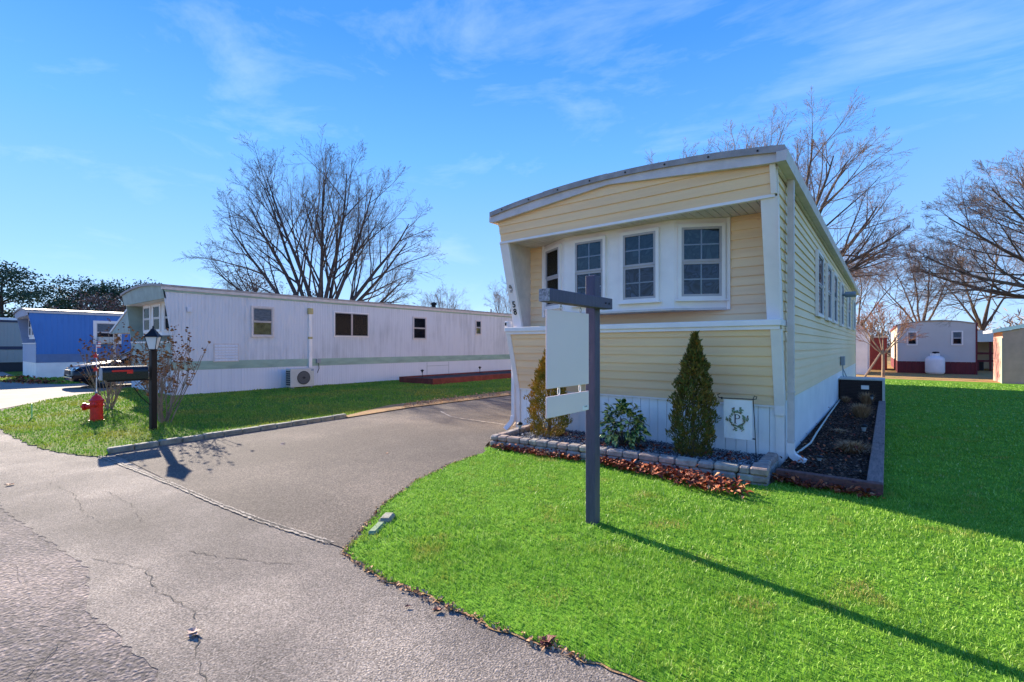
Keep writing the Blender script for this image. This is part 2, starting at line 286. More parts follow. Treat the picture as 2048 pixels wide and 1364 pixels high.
# ------------------------------------------------------------------ mesh helpers
OFF = {}
def V(*a): return Vector(a)
class MB:
    def __init__(s): s.v = []; s.f = []; s.mi = []
    def add(s, vs, fs, mi=0):
        b = len(s.v); s.v += [tuple(x) for x in vs]; s.f += [tuple(b+i for i in f) for f in fs]; s.mi += [mi]*len(fs); return s
    def box(s, x0, x1, y0, y1, z0, z1, mi=0):
        return s.add([(x0,y0,z0),(x1,y0,z0),(x1,y1,z0),(x0,y1,z0),(x0,y0,z1),(x1,y0,z1),(x1,y1,z1),(x0,y1,z1)],
                     [(0,3,2,1),(4,5,6,7),(0,1,5,4),(1,2,6,5),(2,3,7,6),(3,0,4,7)], mi)
    def obox(s, o, u, v, n, mi=0):
        """box from corner o along vectors u, v, n"""
        o, u, v, n = map(Vector, (o, u, v, n)); p = [o, o+u, o+u+v, o+v]; q = [a+n for a in p]
        return s.add(p+q, [(0,3,2,1),(4,5,6,7),(0,1,5,4),(1,2,6,5),(2,3,7,6),(3,0,4,7)], mi)
    def poly(s, pts, thick=None, mi=0):
        """flat polygon extruded by vector thick"""
        n = len(pts)
        if thick is None: return s.add(pts, [tuple(range(n))], mi)
        q = [Vector(p)+Vector(thick) for p in pts]
        return s.add(list(pts)+q, [tuple(range(n-1, -1, -1)), tuple(range(n, 2*n))]+[(i, (i+1) % n, n+(i+1) % n, n+i) for i in range(n)], mi)
    def tube(s, pts, rs, k=8, cap=True, mi=0):
        pts = [Vector(p) for p in pts]
        if not hasattr(rs, '__len__'): rs = [rs]*len(pts)
        vs = []; d0 = (pts[1]-pts[0]).normalized(); a = d0.orthogonal().normalized()
        for i, p in enumerate(pts):
            d = (pts[min(i+1, len(pts)-1)]-pts[max(i-1, 0)]).normalized()
            a = (a-d*a.dot(d)); a = a.normalized() if a.length > 1e-6 else d.orthogonal().normalized(); b = d.cross(a)
            for j in range(k):
                t = 2*math.pi*j/k; vs.append(p+(a*math.cos(t)+b*math.sin(t))*rs[i])
        fs = [(i*k+j, i*k+(j+1) % k, (i+1)*k+(j+1) % k, (i+1)*k+j) for i in range(len(pts)-1) for j in range(k)]
        if cap: fs += [tuple(range(k-1, -1, -1)), tuple((len(pts)-1)*k+j for j in range(k))]
        return s.add(vs, fs, mi)
    def lathe(s, prof, c=(0, 0, 0), k=16, axis='Z', mi=0):
        vs = []
        for r, h in prof:
            for j in range(k):
                t = 2*math.pi*j/k; x, y = r*math.cos(t), r*math.sin(t)
                p = {'Z': (x, y, h), 'X': (h, x, y), 'Y': (y, h, x)}[axis]; vs.append((p[0]+c[0], p[1]+c[1], p[2]+c[2]))
        m_ = len(prof)
        fs = [(i*k+j, i*k+(j+1) % k, (i+1)*k+(j+1) % k, (i+1)*k+j) for i in range(m_-1) for j in range(k)]
        fs += [tuple(range(k-1, -1, -1)), tuple((m_-1)*k+j for j in range(k))]
        return s.add(vs, fs, mi)
    def build(s, name, m, parent=None, smooth=False, bevel=0, fix=True):
        off = OFF.get(parent, Vector((0, 0, 0))) if parent else Vector((0, 0, 0))
        me = bpy.data.meshes.new(name)
        me.from_pydata([tuple(Vector(v)-off) for v in s.v], [], s.f)
        for x in (m if isinstance(m, (list, tuple)) else [m]): me.materials.append(x)
        if any(s.mi): me.polygons.foreach_set('material_index', s.mi)
        if fix or bevel:
            bm = bmesh.new(); bm.from_mesh(me)
            if fix: bmesh.ops.recalc_face_normals(bm, faces=bm.faces)
            if bevel: bmesh.ops.bevel(bm, geom=list(bm.edges), offset=bevel, segments=1, affect='EDGES', profile=.6)
            bm.to_mesh(me); bm.free()
        if smooth: me.polygons.foreach_set('use_smooth', [True]*len(me.polygons))
        o = bpy.data.objects.new(name, me); COL.objects.link(o)
        if parent: o.parent = parent; OFF[o] = off
        return o
def tag(o, label=None, cat=None, group=None, kind=None):
    if label: o['label'] = label
    if cat: o['category'] = cat
    if group: o['group'] = group
    if kind: o['kind'] = kind
    return o
def thing(name, label, cat, loc=(0, 0, 0), group=None, rz=0, local=False):
    o = bpy.data.objects.new(name, None); COL.objects.link(o); o.location = loc; o.rotation_euler = (0, 0, rz); o.empty_display_size = .2
    OFF[o] = Vector((0, 0, 0)) if local else Vector(loc)
    return tag(o, label, cat, group)
def structure(name, mb, m, **k): return tag(mb.build(name, m, **k), kind='structure')
def children(o): return [c for c in bpy.data.objects if c.parent == o]
def copy_tree(o, parent=None):
    c = o.copy(); COL.objects.link(c)
    if parent: c.parent = parent
    for ch in children(o): copy_tree(ch, c)
    return c
def npmesh(name, verts, faces, m, parent=None, smooth=False):
    """verts (n,3), faces (k, 3 or 4)"""
    me = bpy.data.meshes.new(name); off = np.array(OFF.get(parent, Vector((0, 0, 0)))) if parent else np.zeros(3)
    verts = np.asarray(verts, dtype=np.float32)-off.astype(np.float32); faces = np.asarray(faces, dtype=np.int32); k = faces.shape[1]
    me.vertices.add(len(verts)); me.vertices.foreach_set('co', verts.ravel())
    me.loops.add(faces.size); me.loops.foreach_set('vertex_index', faces.ravel())
    me.polygons.add(len(faces)); me.polygons.foreach_set('loop_start', np.arange(0, faces.size, k, dtype=np.int32))
    if smooth: me.polygons.foreach_set('use_smooth', np.ones(len(faces), dtype=bool))
    me.update(calc_edges=True); me.materials.append(m)
    o = bpy.data.objects.new(name, me); COL.objects.link(o)
    if parent: o.parent = parent; OFF[o] = Vector(tuple(off))
    return o

# ------------------------------------------------------------------ ground, road, driveway, lawns
def wavy(pts, amp, step=.12, seed=1):
    r = random.Random(seed); o = []
    for a, b in zip(pts[:-1], pts[1:]):
        a, b = Vector(a), Vector(b); n = max(1, int((b-a).length/step)); d = (b-a).normalized(); nn = Vector((-d.y, d.x))
        for i in range(n): o.append(a.lerp(b, i/n)+nn*r.uniform(-amp, amp))
    o.append(Vector(pts[-1])); return o
def sheet(name, pts, z, m, kind='structure'):
    b = MB(); b.poly([(p[0], p[1], z) for p in pts]); me = b.build(name, m, fix=False)
    bm = bmesh.new(); bm.from_mesh(me.data); bmesh.ops.triangulate(bm, faces=bm.faces); bmesh.ops.recalc_face_normals(bm, faces=bm.faces)
    for f in bm.faces:
        if f.normal.z < 0: f.normal_flip()
    bm.to_mesh(me.data); bm.free()
    return tag(me, kind=kind)
sheet('ground', [(-900, -300), (900, -300), (900, 1200), (-900, 1200)], -.03, M['ground'])
sheet('road', [(-120, -14), (80, -14), (80, 2.3), (-9, 2.3), (-17, 2.6), (-120, 2.6)], 0, M['road_old'])
apr = wavy([(-13.5, .75), (-8.4, .62), (-6.4, .52), (-5.2, .64), (-4.3, .74), (-3.5, .62), (-2.7, .70), (-1.5, .6), (0, .66), (8, .6), (30, .6)], .018, .05, 3)
sheet('road_apron', [tuple(p) for p in apr]+[(30, 2.3), (-4.4, 2.3), (-9, 2.2), (-13.5, 2.2)], .0025, M['apron'])
sheet('driveway', [(-8.55, 1.74), (-6.0, 1.77), (-4.4, 1.84), (-3.0, 2.0), (-3.0, 3.2), (-4.2, 5.2), (-4.7, 5.3), (-5.1, 6.0), (-5.1, 26), (-9.3, 26), (-9.0, 11), (-9.25, 7.4), (-8.8, 5.6)], .009, M['drive'])
sheet('neighbour_driveway', [(-15.9, 1.0), (-17.2, 1.75), (-18.8, 2.8), (-21.4, 5.2), (-21.4, 14), (-25.2, 14), (-25.2, 3.6), (-29, 2.3), (-29, .9)], .010, M['concrete'])
sheet('far_pavement', [(-60, 2.4), (-34, 2.0), (-34, 3.2), (-60, 3.6)], .012, M['concrete'])
# pale joint between apron and driveway, two ragged strips with the dark gap between them
def strip(path, w0, w1, z, name, m, amp=.012, seed=1, kind='structure', step=.045):
    r = random.Random(seed); vs = []; fs = []
    P = wavy(path, .016 if 'crack' in name else .004, step, seed)
    for i, p in enumerate(P):
        d = (P[min(i+1, len(P)-1)]-P[max(i-1, 0)]).normalized(); n = Vector((-d.y, d.x))
        a = p+n*(w0+r.uniform(-amp, amp)); b = p+n*(w1+r.uniform(-amp, amp)); vs += [(a.x, a.y, z), (b.x, b.y, z)]
        if i: fs.append((2*i-2, 2*i-1, 2*i+1, 2*i))
    return tag(MB().add(vs, fs).build(name, m), kind=kind)
jp = [(-8.4, 1.60), (-6.9, 1.70), (-6.0, 1.76), (-5.0, 1.80), (-4.2, 1.86), (-3.3, 1.98)]
strip(jp, .008, .019, .0125, 'pavement_joint_filler', M['tar'], .006, 4, step=.02)
strip(jp, -.030, -.014, .0125, 'pavement_joint_filler', M['tar'], .008, 5, step=.02)
strip(jp, -.012, .006, .0115, 'pavement_joint', M['crack'], .004, 6)
strip([(-8.0, 7.5), (-7.2, 7.05), (-6.5, 7.0), (-5.7, 6.98), (-5.2, 6.95)], -.02, .02, .014, 'driveway_patch_seam', M['tar'], .012, 7)
# long cracks in the apron, as recessed dark lines
for i, pth in enumerate([[(-4.4, .78), (-3.9, .98), (-3.5, .93), (-3.1, 1.0), (-2.6, .86), (-2.2, .78)], [(-6.3, 1.25), (-5.6, 1.3), (-5.0, 1.22)],
                         [(-7.2, .95), (-6.4, 1.02), (-5.7, .96), (-5.2, 1.0)], [(-3.4, .55), (-3.0, .3), (-2.6, .34), (-2.4, .1)], [(-4.0, 1.25), (-3.4, 1.5), (-3.2, 1.62)]]):
    strip(pth, -.0018, .0018, .0062, 'pavement_crack', M['crack'], .0025, 20+i)
LAWN_EDGE = [(-4.62, 5.20), (-4.44, 5.04), (-4.32, 4.21), (-4.07, 3.44), (-3.70, 2.72), (-3.30, 2.26), (-3.12, 1.96), (-2.8, 1.90), (-2.53, 1.88), (-2.14, 1.92), (-1.6, 1.92), (-1.25, 1.98), (-.87, 2.03), (0, 2.05), (3, 2.1), (14, 2.1)]
LE = wavy(LAWN_EDGE, .018, .06, 9)
sheet('lawn', [(p.x, p.y) for p in LE]+[(40, 2.1), (40, 26), (.6, 27.5), (-.95, 27.5), (-.95, 6.0), (-1.0, 5.70), (-4.6, 5.36)], .011, M['lawn'])
sheet('dry_lawn', [(-6, 27.4), (.5, 27.4), (40, 25.5), (40, 60), (-20, 60), (-20, 27.4)], .016, M['dry'])
LL = [(-15.75, 1.22), (-14.2, 1.04), (-12.43, .99), (-11.2, 1.05), (-10.19, 1.12), (-9.2, 1.27), (-8.6, 1.46), (-8.30, 1.62)]
LLw = wavy(LL, .03, .09, 11)
sheet('side_lawn', [(p.x, p.y) for p in LLw]+[(-8.5, 1.75), (-8.9, 5.6), (-9.6, 7.4), (-9.5, 11.4), (-9.6, 27), (-21.4, 27), (-21.4, 5.1), (-18.8, 2.72), (-17.3, 1.85)], .012, M['lawnleft'])
sheet('lawn_border', [(-8.75, 5.6), (-9.0, 7.5), (-8.9, 11.3), (-9.0, 26), (-9.9, 26), (-9.75, 11.4), (-9.75, 7.4), (-9.0, 5.7)], .028, M['border'])
sheet('verge', [(-29.2, 2.2), (-25.2, 3.7), (-25.2, 30), (-60, 30), (-60, 3.7), (-34, 3.2), (-34, 2.0)], .005, M['lawnleft'])
sheet('edge_litter', [(p.x+.0, p.y-.014) for p in LE[:-4]]+[(p.x+.05, p.y+.06) for p in reversed(LE[:-4])], .0085, M['border'])

def in_poly(x, y, poly):
    c = np.zeros(len(x), bool); n = len(poly)
    for i in range(n):
        x0, y0 = poly[i][0], poly[i][1]; x1, y1 = poly[(i+1) % n][0], poly[(i+1) % n][1]
        if y0 == y1: continue
        t = ((y0 > y) != (y1 > y)) & (x < (x1-x0)*(y-y0)/(y1-y0)+x0); c ^= t
    return c
def blades(name, poly, zones, m, excl=(), z=.02, label='', cat='grass', h=(.025, .05)):
    """zones: (dmin, dmax, density per m2, width, height scale) by distance from the kerb-side viewpoint"""
    xs = [p[0] for p in poly]; ys = [p[1] for p in poly]; VV = []; n0 = 0; FF = []
    x0, x1, y0, y1 = min(xs), max(xs), min(ys), max(ys)
    for dmin, dmax, dens, wd, hs in zones:
        bx0, bx1, by0, by1 = max(x0, -dmax), min(x1, dmax), max(y0, -1), min(y1, dmax)
        if bx1 <= bx0 or by1 <= by0: continue
        n = int((bx1-bx0)*(by1-by0)*dens); x = rng.uniform(bx0, bx1, n); y = rng.uniform(by0, by1, n); d = np.hypot(x, y)
        fwd = -.6198*x+.785*y; rt = .785*x+.6198*y
        k = (d >= dmin) & (d < dmax) & (fwd > .8) & (np.abs(rt) < fwd*1.25+.6) & in_poly(x, y, poly)
        for e_ in excl: k &= ~((x > e_[0]) & (x < e_[1]) & (y > e_[2]) & (y < e_[3]))
        x, y = x[k], y[k]; n = len(x)
        if not n: continue
        clump = .75+.5*np.sin(x*2.3+np.sin(y*1.7)*2)*np.sin(y*2.9+x)*.5
        hh = rng.uniform(h[0], h[1], n)*hs*clump; a = rng.uniform(0, 2*math.pi, n); ln = rng.uniform(.1, 1.0, n)*hh; b = rng.uniform(0, 2*math.pi, n); w_ = wd*rng.uniform(.6, 1.3, n)
        ca, sa = np.cos(a)*w_/2, np.sin(a)*w_/2; lx, ly = np.cos(b)*ln, np.sin(b)*ln; zz = np.full(n, z-.004)
        p0 = np.stack([x-ca, y-sa, zz], 1); p1 = np.stack([x+ca, y+sa, zz], 1)
        p2 = np.stack([x+ca*.8+lx*.4, y+sa*.8+ly*.4, z+hh*.6], 1); p3 = np.stack([x-ca*.8+lx*.4, y-sa*.8+ly*.4, z+hh*.6], 1); p4 = np.stack([x+lx, y+ly, z+hh], 1)
        v = np.stack([p0, p1, p2, p3, p4], 1).reshape(-1, 3); i = n0+np.arange(n)*5
        FF.append(np.stack([i, i+1, i+2], 1)); FF.append(np.stack([i, i+2, i+3], 1)); FF.append(np.stack([i+3, i+2, i+4], 1)); VV.append(v); n0 += 5*n
    o = npmesh(name, np.concatenate(VV), np.concatenate(FF), m); return tag(o, label, cat, kind='stuff')
LP = [(p.x, p.y) for p in LE]+[(14, 26), (-.95, 26), (-.95, 6.0), (-1.0, 5.62), (-4.62, 5.34)]
blades('grass', LP, [(0, 3.6, 7500, .0044, .85), (3.6, 6.5, 3600, .0064, .9), (6.5, 12, 900, .013, 1.0), (12, 26, 200, .026, 1.05)], M['grass'],
       excl=[(-.96, -.03, 5.95, 16), (-2.02, -1.89, 3.5, 3.64)], label='bright green mown grass on the front lawn beside the yellow home', z=.011, h=(.022, .045))
LLP = [(p.x, p.y) for p in LLw]+[(-8.52, 1.75), (-8.92, 5.6), (-9.75, 7.4), (-9.75, 11.4), (-9.7, 22), (-16.75, 22), (-16.75, 4.9), (-21.3, 4.9), (-18.8, 2.72), (-17.3, 1.85)]
blades('grass', LLP, [(0, 13, 750, .013, 1.1), (13, 30, 300, .024, 1.1)], M['grassleft'],
       excl=[(-15.7, -13.6, 12.4, 30)], label='olive and green mown grass on the lawn around the red hydrant', z=.012, h=(.03, .055))
VP = [(-29.2, 2.3), (-25.3, 3.75), (-25.3, 10), (-30.8, 10), (-30.8, 3.6), (-34, 3.3), (-34, 2.1)]
blades('grass', VP, [(15, 50, 120, .04, 1.4)], M['grassleft'], label='shaded grass strip in front of the blue home', z=.006, h=(.03, .06))

# ------------------------------------------------------------------ kerb between left lawn and driveway
kb = thing('lawn_curb', 'low grey concrete block kerb between the olive lawn and the driveway', 'curb', (-8.5, 1.7, 0))
ka, kz = Vector((-8.46, 1.70, 0)), Vector((-8.86, 5.66, 0)); nk = 13
for i in range(nk):
    a = ka.lerp(kz, i/nk); b = ka.lerp(kz, (i+.965)/nk); u = b-a; n = Vector((-.115, 0, 0))
    MB().obox(a+V(0, 0, -.02), u, n, V(0, 0, .105+random.uniform(-.008, .006))).build('curb_block', M['curb'], kb, bevel=.012)
ks = thing('edging_stone', 'single pale edging stone half sunk at the driveway corner of the lawn', 'stone', (-3.4, 2.45, 0))
MB().obox((-3.47, 2.58, -.03), (.10, -.14, 0), (.09, .06, 0), (0, 0, .075)).build('stone', M['curb'], ks, bevel=.02)
MB().obox((-3.365, 2.43, -.03), (.13, -.20, 0), (.07, .05, 0), (0, 0, .062)).build('stone', M['print_green'], ks, bevel=.02)

# ------------------------------------------------------------------ window builder
def window(parent, o, u, w_, z0, z1, trim=.06, depth=.045, grid=True, frame='taupe', upper='lace', lower='lace_low', trimmat='white', sub=True, split='h', sill=False):
    """o: left foot point on the wall (z ignored), u: unit direction to the right seen from outside; outward normal is u x z flipped"""
    u = Vector(u).normalized(); n = u.cross(Vector((0, 0, 1))).normalized(); o = Vector((o[0], o[1], 0)); up = Vector((0, 0, 1))
    def bar(b, a0, a1, h0, h1, n0, n1): b.obox(o+u*a0+up*h0+n*n0, u*(a1-a0), up*(h1-h0), n*(n1-n0))
    t = MB(); bar(t, 0, w_, z0, z0+trim, 0, depth); bar(t, 0, w_, z1-trim, z1, 0, depth); bar(t, 0, trim, z0+trim, z1-trim, 0, depth); bar(t, w_-trim, w_, z0+trim, z1-trim, 0, depth)
    if sill: bar(t, -.03, w_+.03, z0-.02, z0, 0, depth+.025)
    win = t.build('window', M[trimmat], parent)
    a0, a1, h0, h1 = trim, w_-trim, z0+trim, z1-trim; f = .032
    def pane_set(a0, a1, h0, h1, cm, off, g=True):
        b = MB()
        bar(b, a0, a1, h0, h0+f, .006, off+.018); bar(b, a0, a1, h1-f, h1, .006, off+.018); bar(b, a0, a0+f, h0+f, h1-f, .006, off+.018); bar(b, a1-f, a1, h0+f, h1-f, .006, off+.018)
        b.build('sash', M[frame], win)
        c = MB(); bar(c, a0+f, a1-f, h0+f, h1-f, .002, .006); c.build('curtain', M[cm], win)
        p = MB(); bar(p, a0+f, a1-f, h0+f, h1-f, off+.004, off+.008); p.build('pane', M['glass' if grid else 'glass_lowrefl'], win)
        if g:
            m_ = MB(); mu = .009
            bar(m_, (a0+a1)/2-mu, (a0+a1)/2+mu, h0+f, h1-f, off-.003, off+.003); bar(m_, a0+f, a1-f, (h0+h1)/2-mu, (h0+h1)/2+mu, off-.0035, off+.0025)
            m_.build('muntin', M['lace' if False else 'white'], win)
    if split == 'h':
        hm = (h0+h1)/2
        pane_set(a0, a1, hm, h1, upper, .022, grid); pane_set(a0, a1, h0, hm, lower, .012, grid)
    elif split == 'v':
        am = (a0+a1)/2; pane_set(a0, am, h0, h1, upper, .012, grid); pane_set(am, a1, h0, h1, lower, .022, grid)
    else: pane_set(a0, a1, h0, h1, upper, .015, grid)
    return win

# ------------------------------------------------------------------ the yellow home
XL, XR, XC = -5.15, -1.0, -3.075
YEND = 23.6
def arch(x, rise=.16, base=3.735): return base+rise*(1-((x-XC)/2.15)**2)
def kink(x): return 3.585+.19*(1-abs(x-XC)/2.08)
PROF = [(0, 6.70), (.76, 6.68), (1.74, 6.42), (1.745, 6.38), (1.83, 6.38), (1.835, 6.60), (3.24, 6.20), (3.9, 6.03)]
def yf(z):
    for (a, ya), (b, yb) in zip(PROF[:-1], PROF[1:]):
        if a <= z <= b: return ya+(yb-ya)*(z-a)/max(b-a, 1e-6)
    return PROF[-1][1]
H = thing('yellow_home', 'pale yellow mobile home with slanted front, bay window and white trim, number 58', 'mobile home', (XC, 6.7, 0))
PITCH = .1235
# core body, so that nothing is hollow
core = MB()
core.poly([(XR-.02, 6.74, 0), (XR-.02, 6.74, .78), (XR-.02, 6.50, 1.74), (XR-.02, 6.93, 1.84), (XR-.02, 6.93, 3.26), (XR-.02, 6.25, 3.30), (XR-.02, 6.13, 3.55), (XR-.02, YEND, 3.55), (XR-.02, YEND, 0)], (XL-XR+.04, 0, 0))
core.build('wall_core', M['siding_side'], H)
def plank(sfun, xs, z0, z1f, m, out=.020, name='siding_plank', parent=None, zbot=None):
    """one lap of siding; sfun(s,z,out)->point; z1f(s) clips the top"""
    vs = []; fs = []; pts = []
    for s_ in xs:
        t = max(z0, min(z0+PITCH+.002, z1f(s_))); pts.append((s_, t))
    for s_, t in pts:
        zm = z0+(t-z0)*.5
        vs += [sfun(s_, z0, 0), sfun(s_, z0, out), sfun(s_, zm, out*.62), sfun(s_, t, .002)]
    for i in range(len(pts)-1):
        a = 4*i; b = a+4; fs += [(a, a+1, b+1, b), (a+1, a+2, b+2, b+1), (a+2, a+3, b+3, b+2)]
    e_ = 4*(len(pts)-1); fs += [(0, 3, 2, 1), (e_, e_+1, e_+2, e_+3)]
    return MB().add(vs, fs).build(name, m, parent or H)
# lower front laps
rows = 8; p0 = .76
for i in range(rows):
    plank(lambda s_, z, o: (s_, yf(min(z, 1.74))-o, z), [XL+.06, -3.2, XR-.10], p0+i*PITCH, lambda s_: 1.745, M['siding'])
# upper panel laps, clipped by the kinked fascia
xs = [XL+.02+(XR-XL-.08)*k/24 for k in range(25)]+[XC]; xs = sorted(xs)
for i in range(5):
    z0 = 3.26+i*PITCH; xx = [x for x in xs if kink(x) > z0+.001]
    if len(xx) < 2: continue
    if xx[0] > xs[0]:       # exact ends where the lap meets the sloping board
        dx = 2.08*(1-(z0-3.585)/.19); xx = [XC-dx]+xx+[XC+dx]
    plank(lambda s_, z, o: (s_, 6.215-(z-3.25)*.27-o, z), xx, z0, lambda s_: max(z0, kink(s_)+.01), M['siding'])
MB().obox((XL+.0, 6.18, 3.225), (XR-XL-.02, 0, 0), (0, .06, 0), (0, 0, .035)).build('drip_trim', M['white'], H)
b = MB(); b.poly([(XR-.055, 6.165, 3.26), (XR+.004, 6.165, 3.26), (XR+.004, 6.07, 3.58), (XR-.055, 6.07, 3.58)], (0, .05, 0)); b.build('corner_trim', M['white'], H)
# kinked fascia board and curved roof edge
n = 24; vs = []; fs = []
for k in range(n+1):
    x = -5.19+(4.26)*k/n
    top = arch(x)-.05; bot = kink(max(XL, min(XR, x)))-.02
    vs += [(x, 6.03, bot), (x, 6.03, top), (x, 6.09, top), (x, 6.09, bot)]
    if k: a = 4*(k-1); b_ = 4*k; fs += [(a, a+1, b_+1, b_), (a+1, a+2, b_+2, b_+1), (a+2, a+3, b_+3, b_+2), (a+3, a, b_, b_+3)]
fs += [(0, 3, 2, 1), (4*n, 4*n+1, 4*n+2, 4*n+3)]
MB().add(vs, fs).build('fascia_board', M['cream'], H)
for seg in range(4):
    vs = []; fs = []; k0, k1 = seg*6, seg*6+6; zz = .004*(seg % 2)
    for k in range(k0, k1+1):
        x = -5.22+4.33*k/24+(.0 if k in (k0, k1) else 0); t = arch(x)
        vs += [(x, 6.0-zz, t-.075), (x, 6.0-zz, t+zz), (x, 6.30, t+.012+zz), (x, 6.30, t-.03)]
        if k > k0: a = 4*(k-k0-1); b_ = a+4; fs += [(a, a+1, b_+1, b_), (a+1, a+2, b_+2, b_+1), (a+2, a+3, b_+3, b_+2), (a+3, a, b_, b_+3)]
    m_ = 4*(k1-k0); fs += [(0, 3, 2, 1), (m_, m_+1, m_+2, m_+3)]
    fl = MB().add(vs, fs).build('roof_flashing', M['roofgrey'], H)
    for q in range(2):
        x = -5.22+4.33*(k0+1.5+3*q)/24; MB().tube([(x, 5.99-zz, arch(x)-.04), (x, 5.998-zz, arch(x)-.04)], .012, 6).build('screw', M['dark'], fl)
vs = []; fs = []
for k in range(17):
    x = -5.2+4.27*k/16; vs += [(x, 6.28, arch(x)), (x, YEND+.1, arch(x)), (x, YEND+.1, arch(x)-.10), (x, 6.28, arch(x)-.10)]
    if k: a = 4*(k-1); b_ = a+4; fs += [(a, a+1, b_+1, b_), (a+1, a+2, b_+2, b_+1), (a+2, a+3, b_+3, b_+2), (a+3, a, b_, b_+3)]
fs += [(0, 3, 2, 1), (64, 65, 66, 67)]
MB().add(vs, fs).build('roof', M['roofgrey'], H)
# soffit of vented panels
k = 0; x = XL+.02
while x < XR-.05:
    x1 = min(x+.098, XR-.03); MB().box(x, x1-.006, 6.245, 6.88, 3.238, 3.25).build('soffit_panel', M['cream'], H); x += .1
MB().box(XL+.01, XR-.02, 6.25, 6.95, 3.2505, 3.27).build('soffit_backing', M['dark'], H)
# recess laps left and right of the bay and below it
for i in range(12):
    z0 = 1.81+i*PITCH
    if z0 > 3.23: break
    zc = lambda s_: 3.236
    plank(lambda s_, z, o: (s_, 6.86-o, z), [XL+.03, -4.6], z0, zc, M['siding']); plank(lambda s_, z, o: (s_, 6.86-o, z), [-1.75, XR-.03], z0, zc, M['siding'])
for i in range(2):
    plank(lambda s_, z, o: (s_, 6.86-o, z), [-4.6, -1.75], 1.81+i*PITCH, lambda s_: 2.02, M['siding'])
# shelf ledge
MB().obox((XL-.045, 6.36, 1.745), (XR-XL+.06, 0, 0), (0, .52, 0), (0, 0, .075)).build('ledge', M['white'], H, bevel=.006)
MB().obox((XL-.03, 6.385, 1.70), (XR-XL+.03, 0, 0), (0, .03, 0), (0, 0, .045)).build('ledge_trim', M['white'], H)
# slanted wings
def wing(x0, x1, xin):
    b = MB()
    lo, hi = (6.585, 1.82), (6.20, 3.236)
    b.add([(x0, lo[0], lo[1]), (x1, lo[0], lo[1]), (x1, hi[0], hi[1]), (x0, hi[0], hi[1]), (x0, lo[0]+.05, lo[1]), (x1, lo[0]+.05, lo[1]), (x1, hi[0]+.05, hi[1]), (x0, hi[0]+.05, hi[1])],
          [(0, 1, 2, 3), (7, 6, 5, 4), (0, 4, 5, 1), (1, 5, 6, 2), (2, 6, 7, 3), (3, 7, 4, 0)])
    o = b.build('wing_board', M['white'], H)
    c = MB(); c.poly([(xin, lo[0]+.05, 1.82), (xin, 6.85, 1.82), (xin, 6.85, 3.236), (xin, hi[0]+.05, 3.236)], (.012 if xin < XC else -.012, 0, 0)); c.build('wing_side', M['cream'], H)
    return o
wl = wing(XL-.01, XL+.165, XL+.153); wr = wing(XR-.17, XR+.004, XR-.158)
# lower corner posts, slanted
def cpost(x0, x1, zb):
    b = MB(); q = [(zb, yf(zb)-.03), (.76, yf(.76)-.03), (1.70, yf(1.70)-.035)]
    for (za, ya), (zb_, yb) in zip(q[:-1], q[1:]):
        b.add([(x0, ya, za), (x1, ya, za), (x1, yb, zb_), (x0, yb, zb_), (x0, ya+.07, za), (x1, ya+.07, za), (x1, yb+.07, zb_), (x0, yb+.07, zb_)],
              [(0, 1, 2, 3), (7, 6, 5, 4), (0, 4, 5, 1), (1, 5, 6, 2), (2, 6, 7, 3), (3, 7, 4, 0)])
    return b.build('corner_post', M['white'], H)
cpost(XL-.03, XL+.06, .02); cpost(XR-.10, XR+.012, .64)
# white front skirt of vertical panels
x = XL+.06
while x < XR-.06:
    x1 = min(x+.131, XR-.005); MB().box(x+.003, x1-.003, 6.695, 6.715, .05, .735).build('skirt_panel', M['white_skirt'], H); x += .131
MB().box(XL+.04, XR-.01, 6.715, 6.735, .0, .75).build('skirt_backing', M['galv'], H)
MB().box(XL+.05, XR-.10, 6.665, 6.72, .735, .762).build('skirt_rail', M['white'], H)
MB().box(XR-.09, XR+.006, 6.675, 6.76, 0, .64).build('skirt_corner', M['white'], H)
# the bay
ZB0, ZB1 = 2.02, 3.236
bay = [(-4.70, 6.85), (-4.06, 6.50), (-2.30, 6.50), (-1.67, 6.85)]
by = MB(); by.poly([(x, y, ZB0) for x, y in bay], (0, 0, ZB1-ZB0)); BAY = by.build('bay', M['white'], H)
MB().poly([(bay[0][0]-.03, 6.855, ZB0-.03), (-4.07, 6.46, ZB0-.03), (-2.29, 6.46, ZB0-.03), (bay[3][0]+.03, 6.855, ZB0-.03)], (0, 0, .028)).build('bay_skirt_board', M['cream'], H)
def facet(a, b, lo, hi, **kw):
    a, b = Vector((*a, 0)), Vector((*b, 0)); u = (b-a).normalized(); return window(H, a+u*lo, u, hi-lo, 2.13, 3.16, trim=.045, depth=.04, sill=True, **kw)
f0 = facet(bay[0], bay[1], .09, .64)
f1 = facet(bay[1], bay[2], .17, .74)
f2 = facet(bay[1], bay[2], .98, 1.56)
f3 = facet(bay[2], bay[3], .05, .66)
for x in (-4.72, -1.70): MB().box(x, x+.045, 6.82, 6.85, ZB0-.02, ZB1).build('bay_edge_trim', M['white'], H)
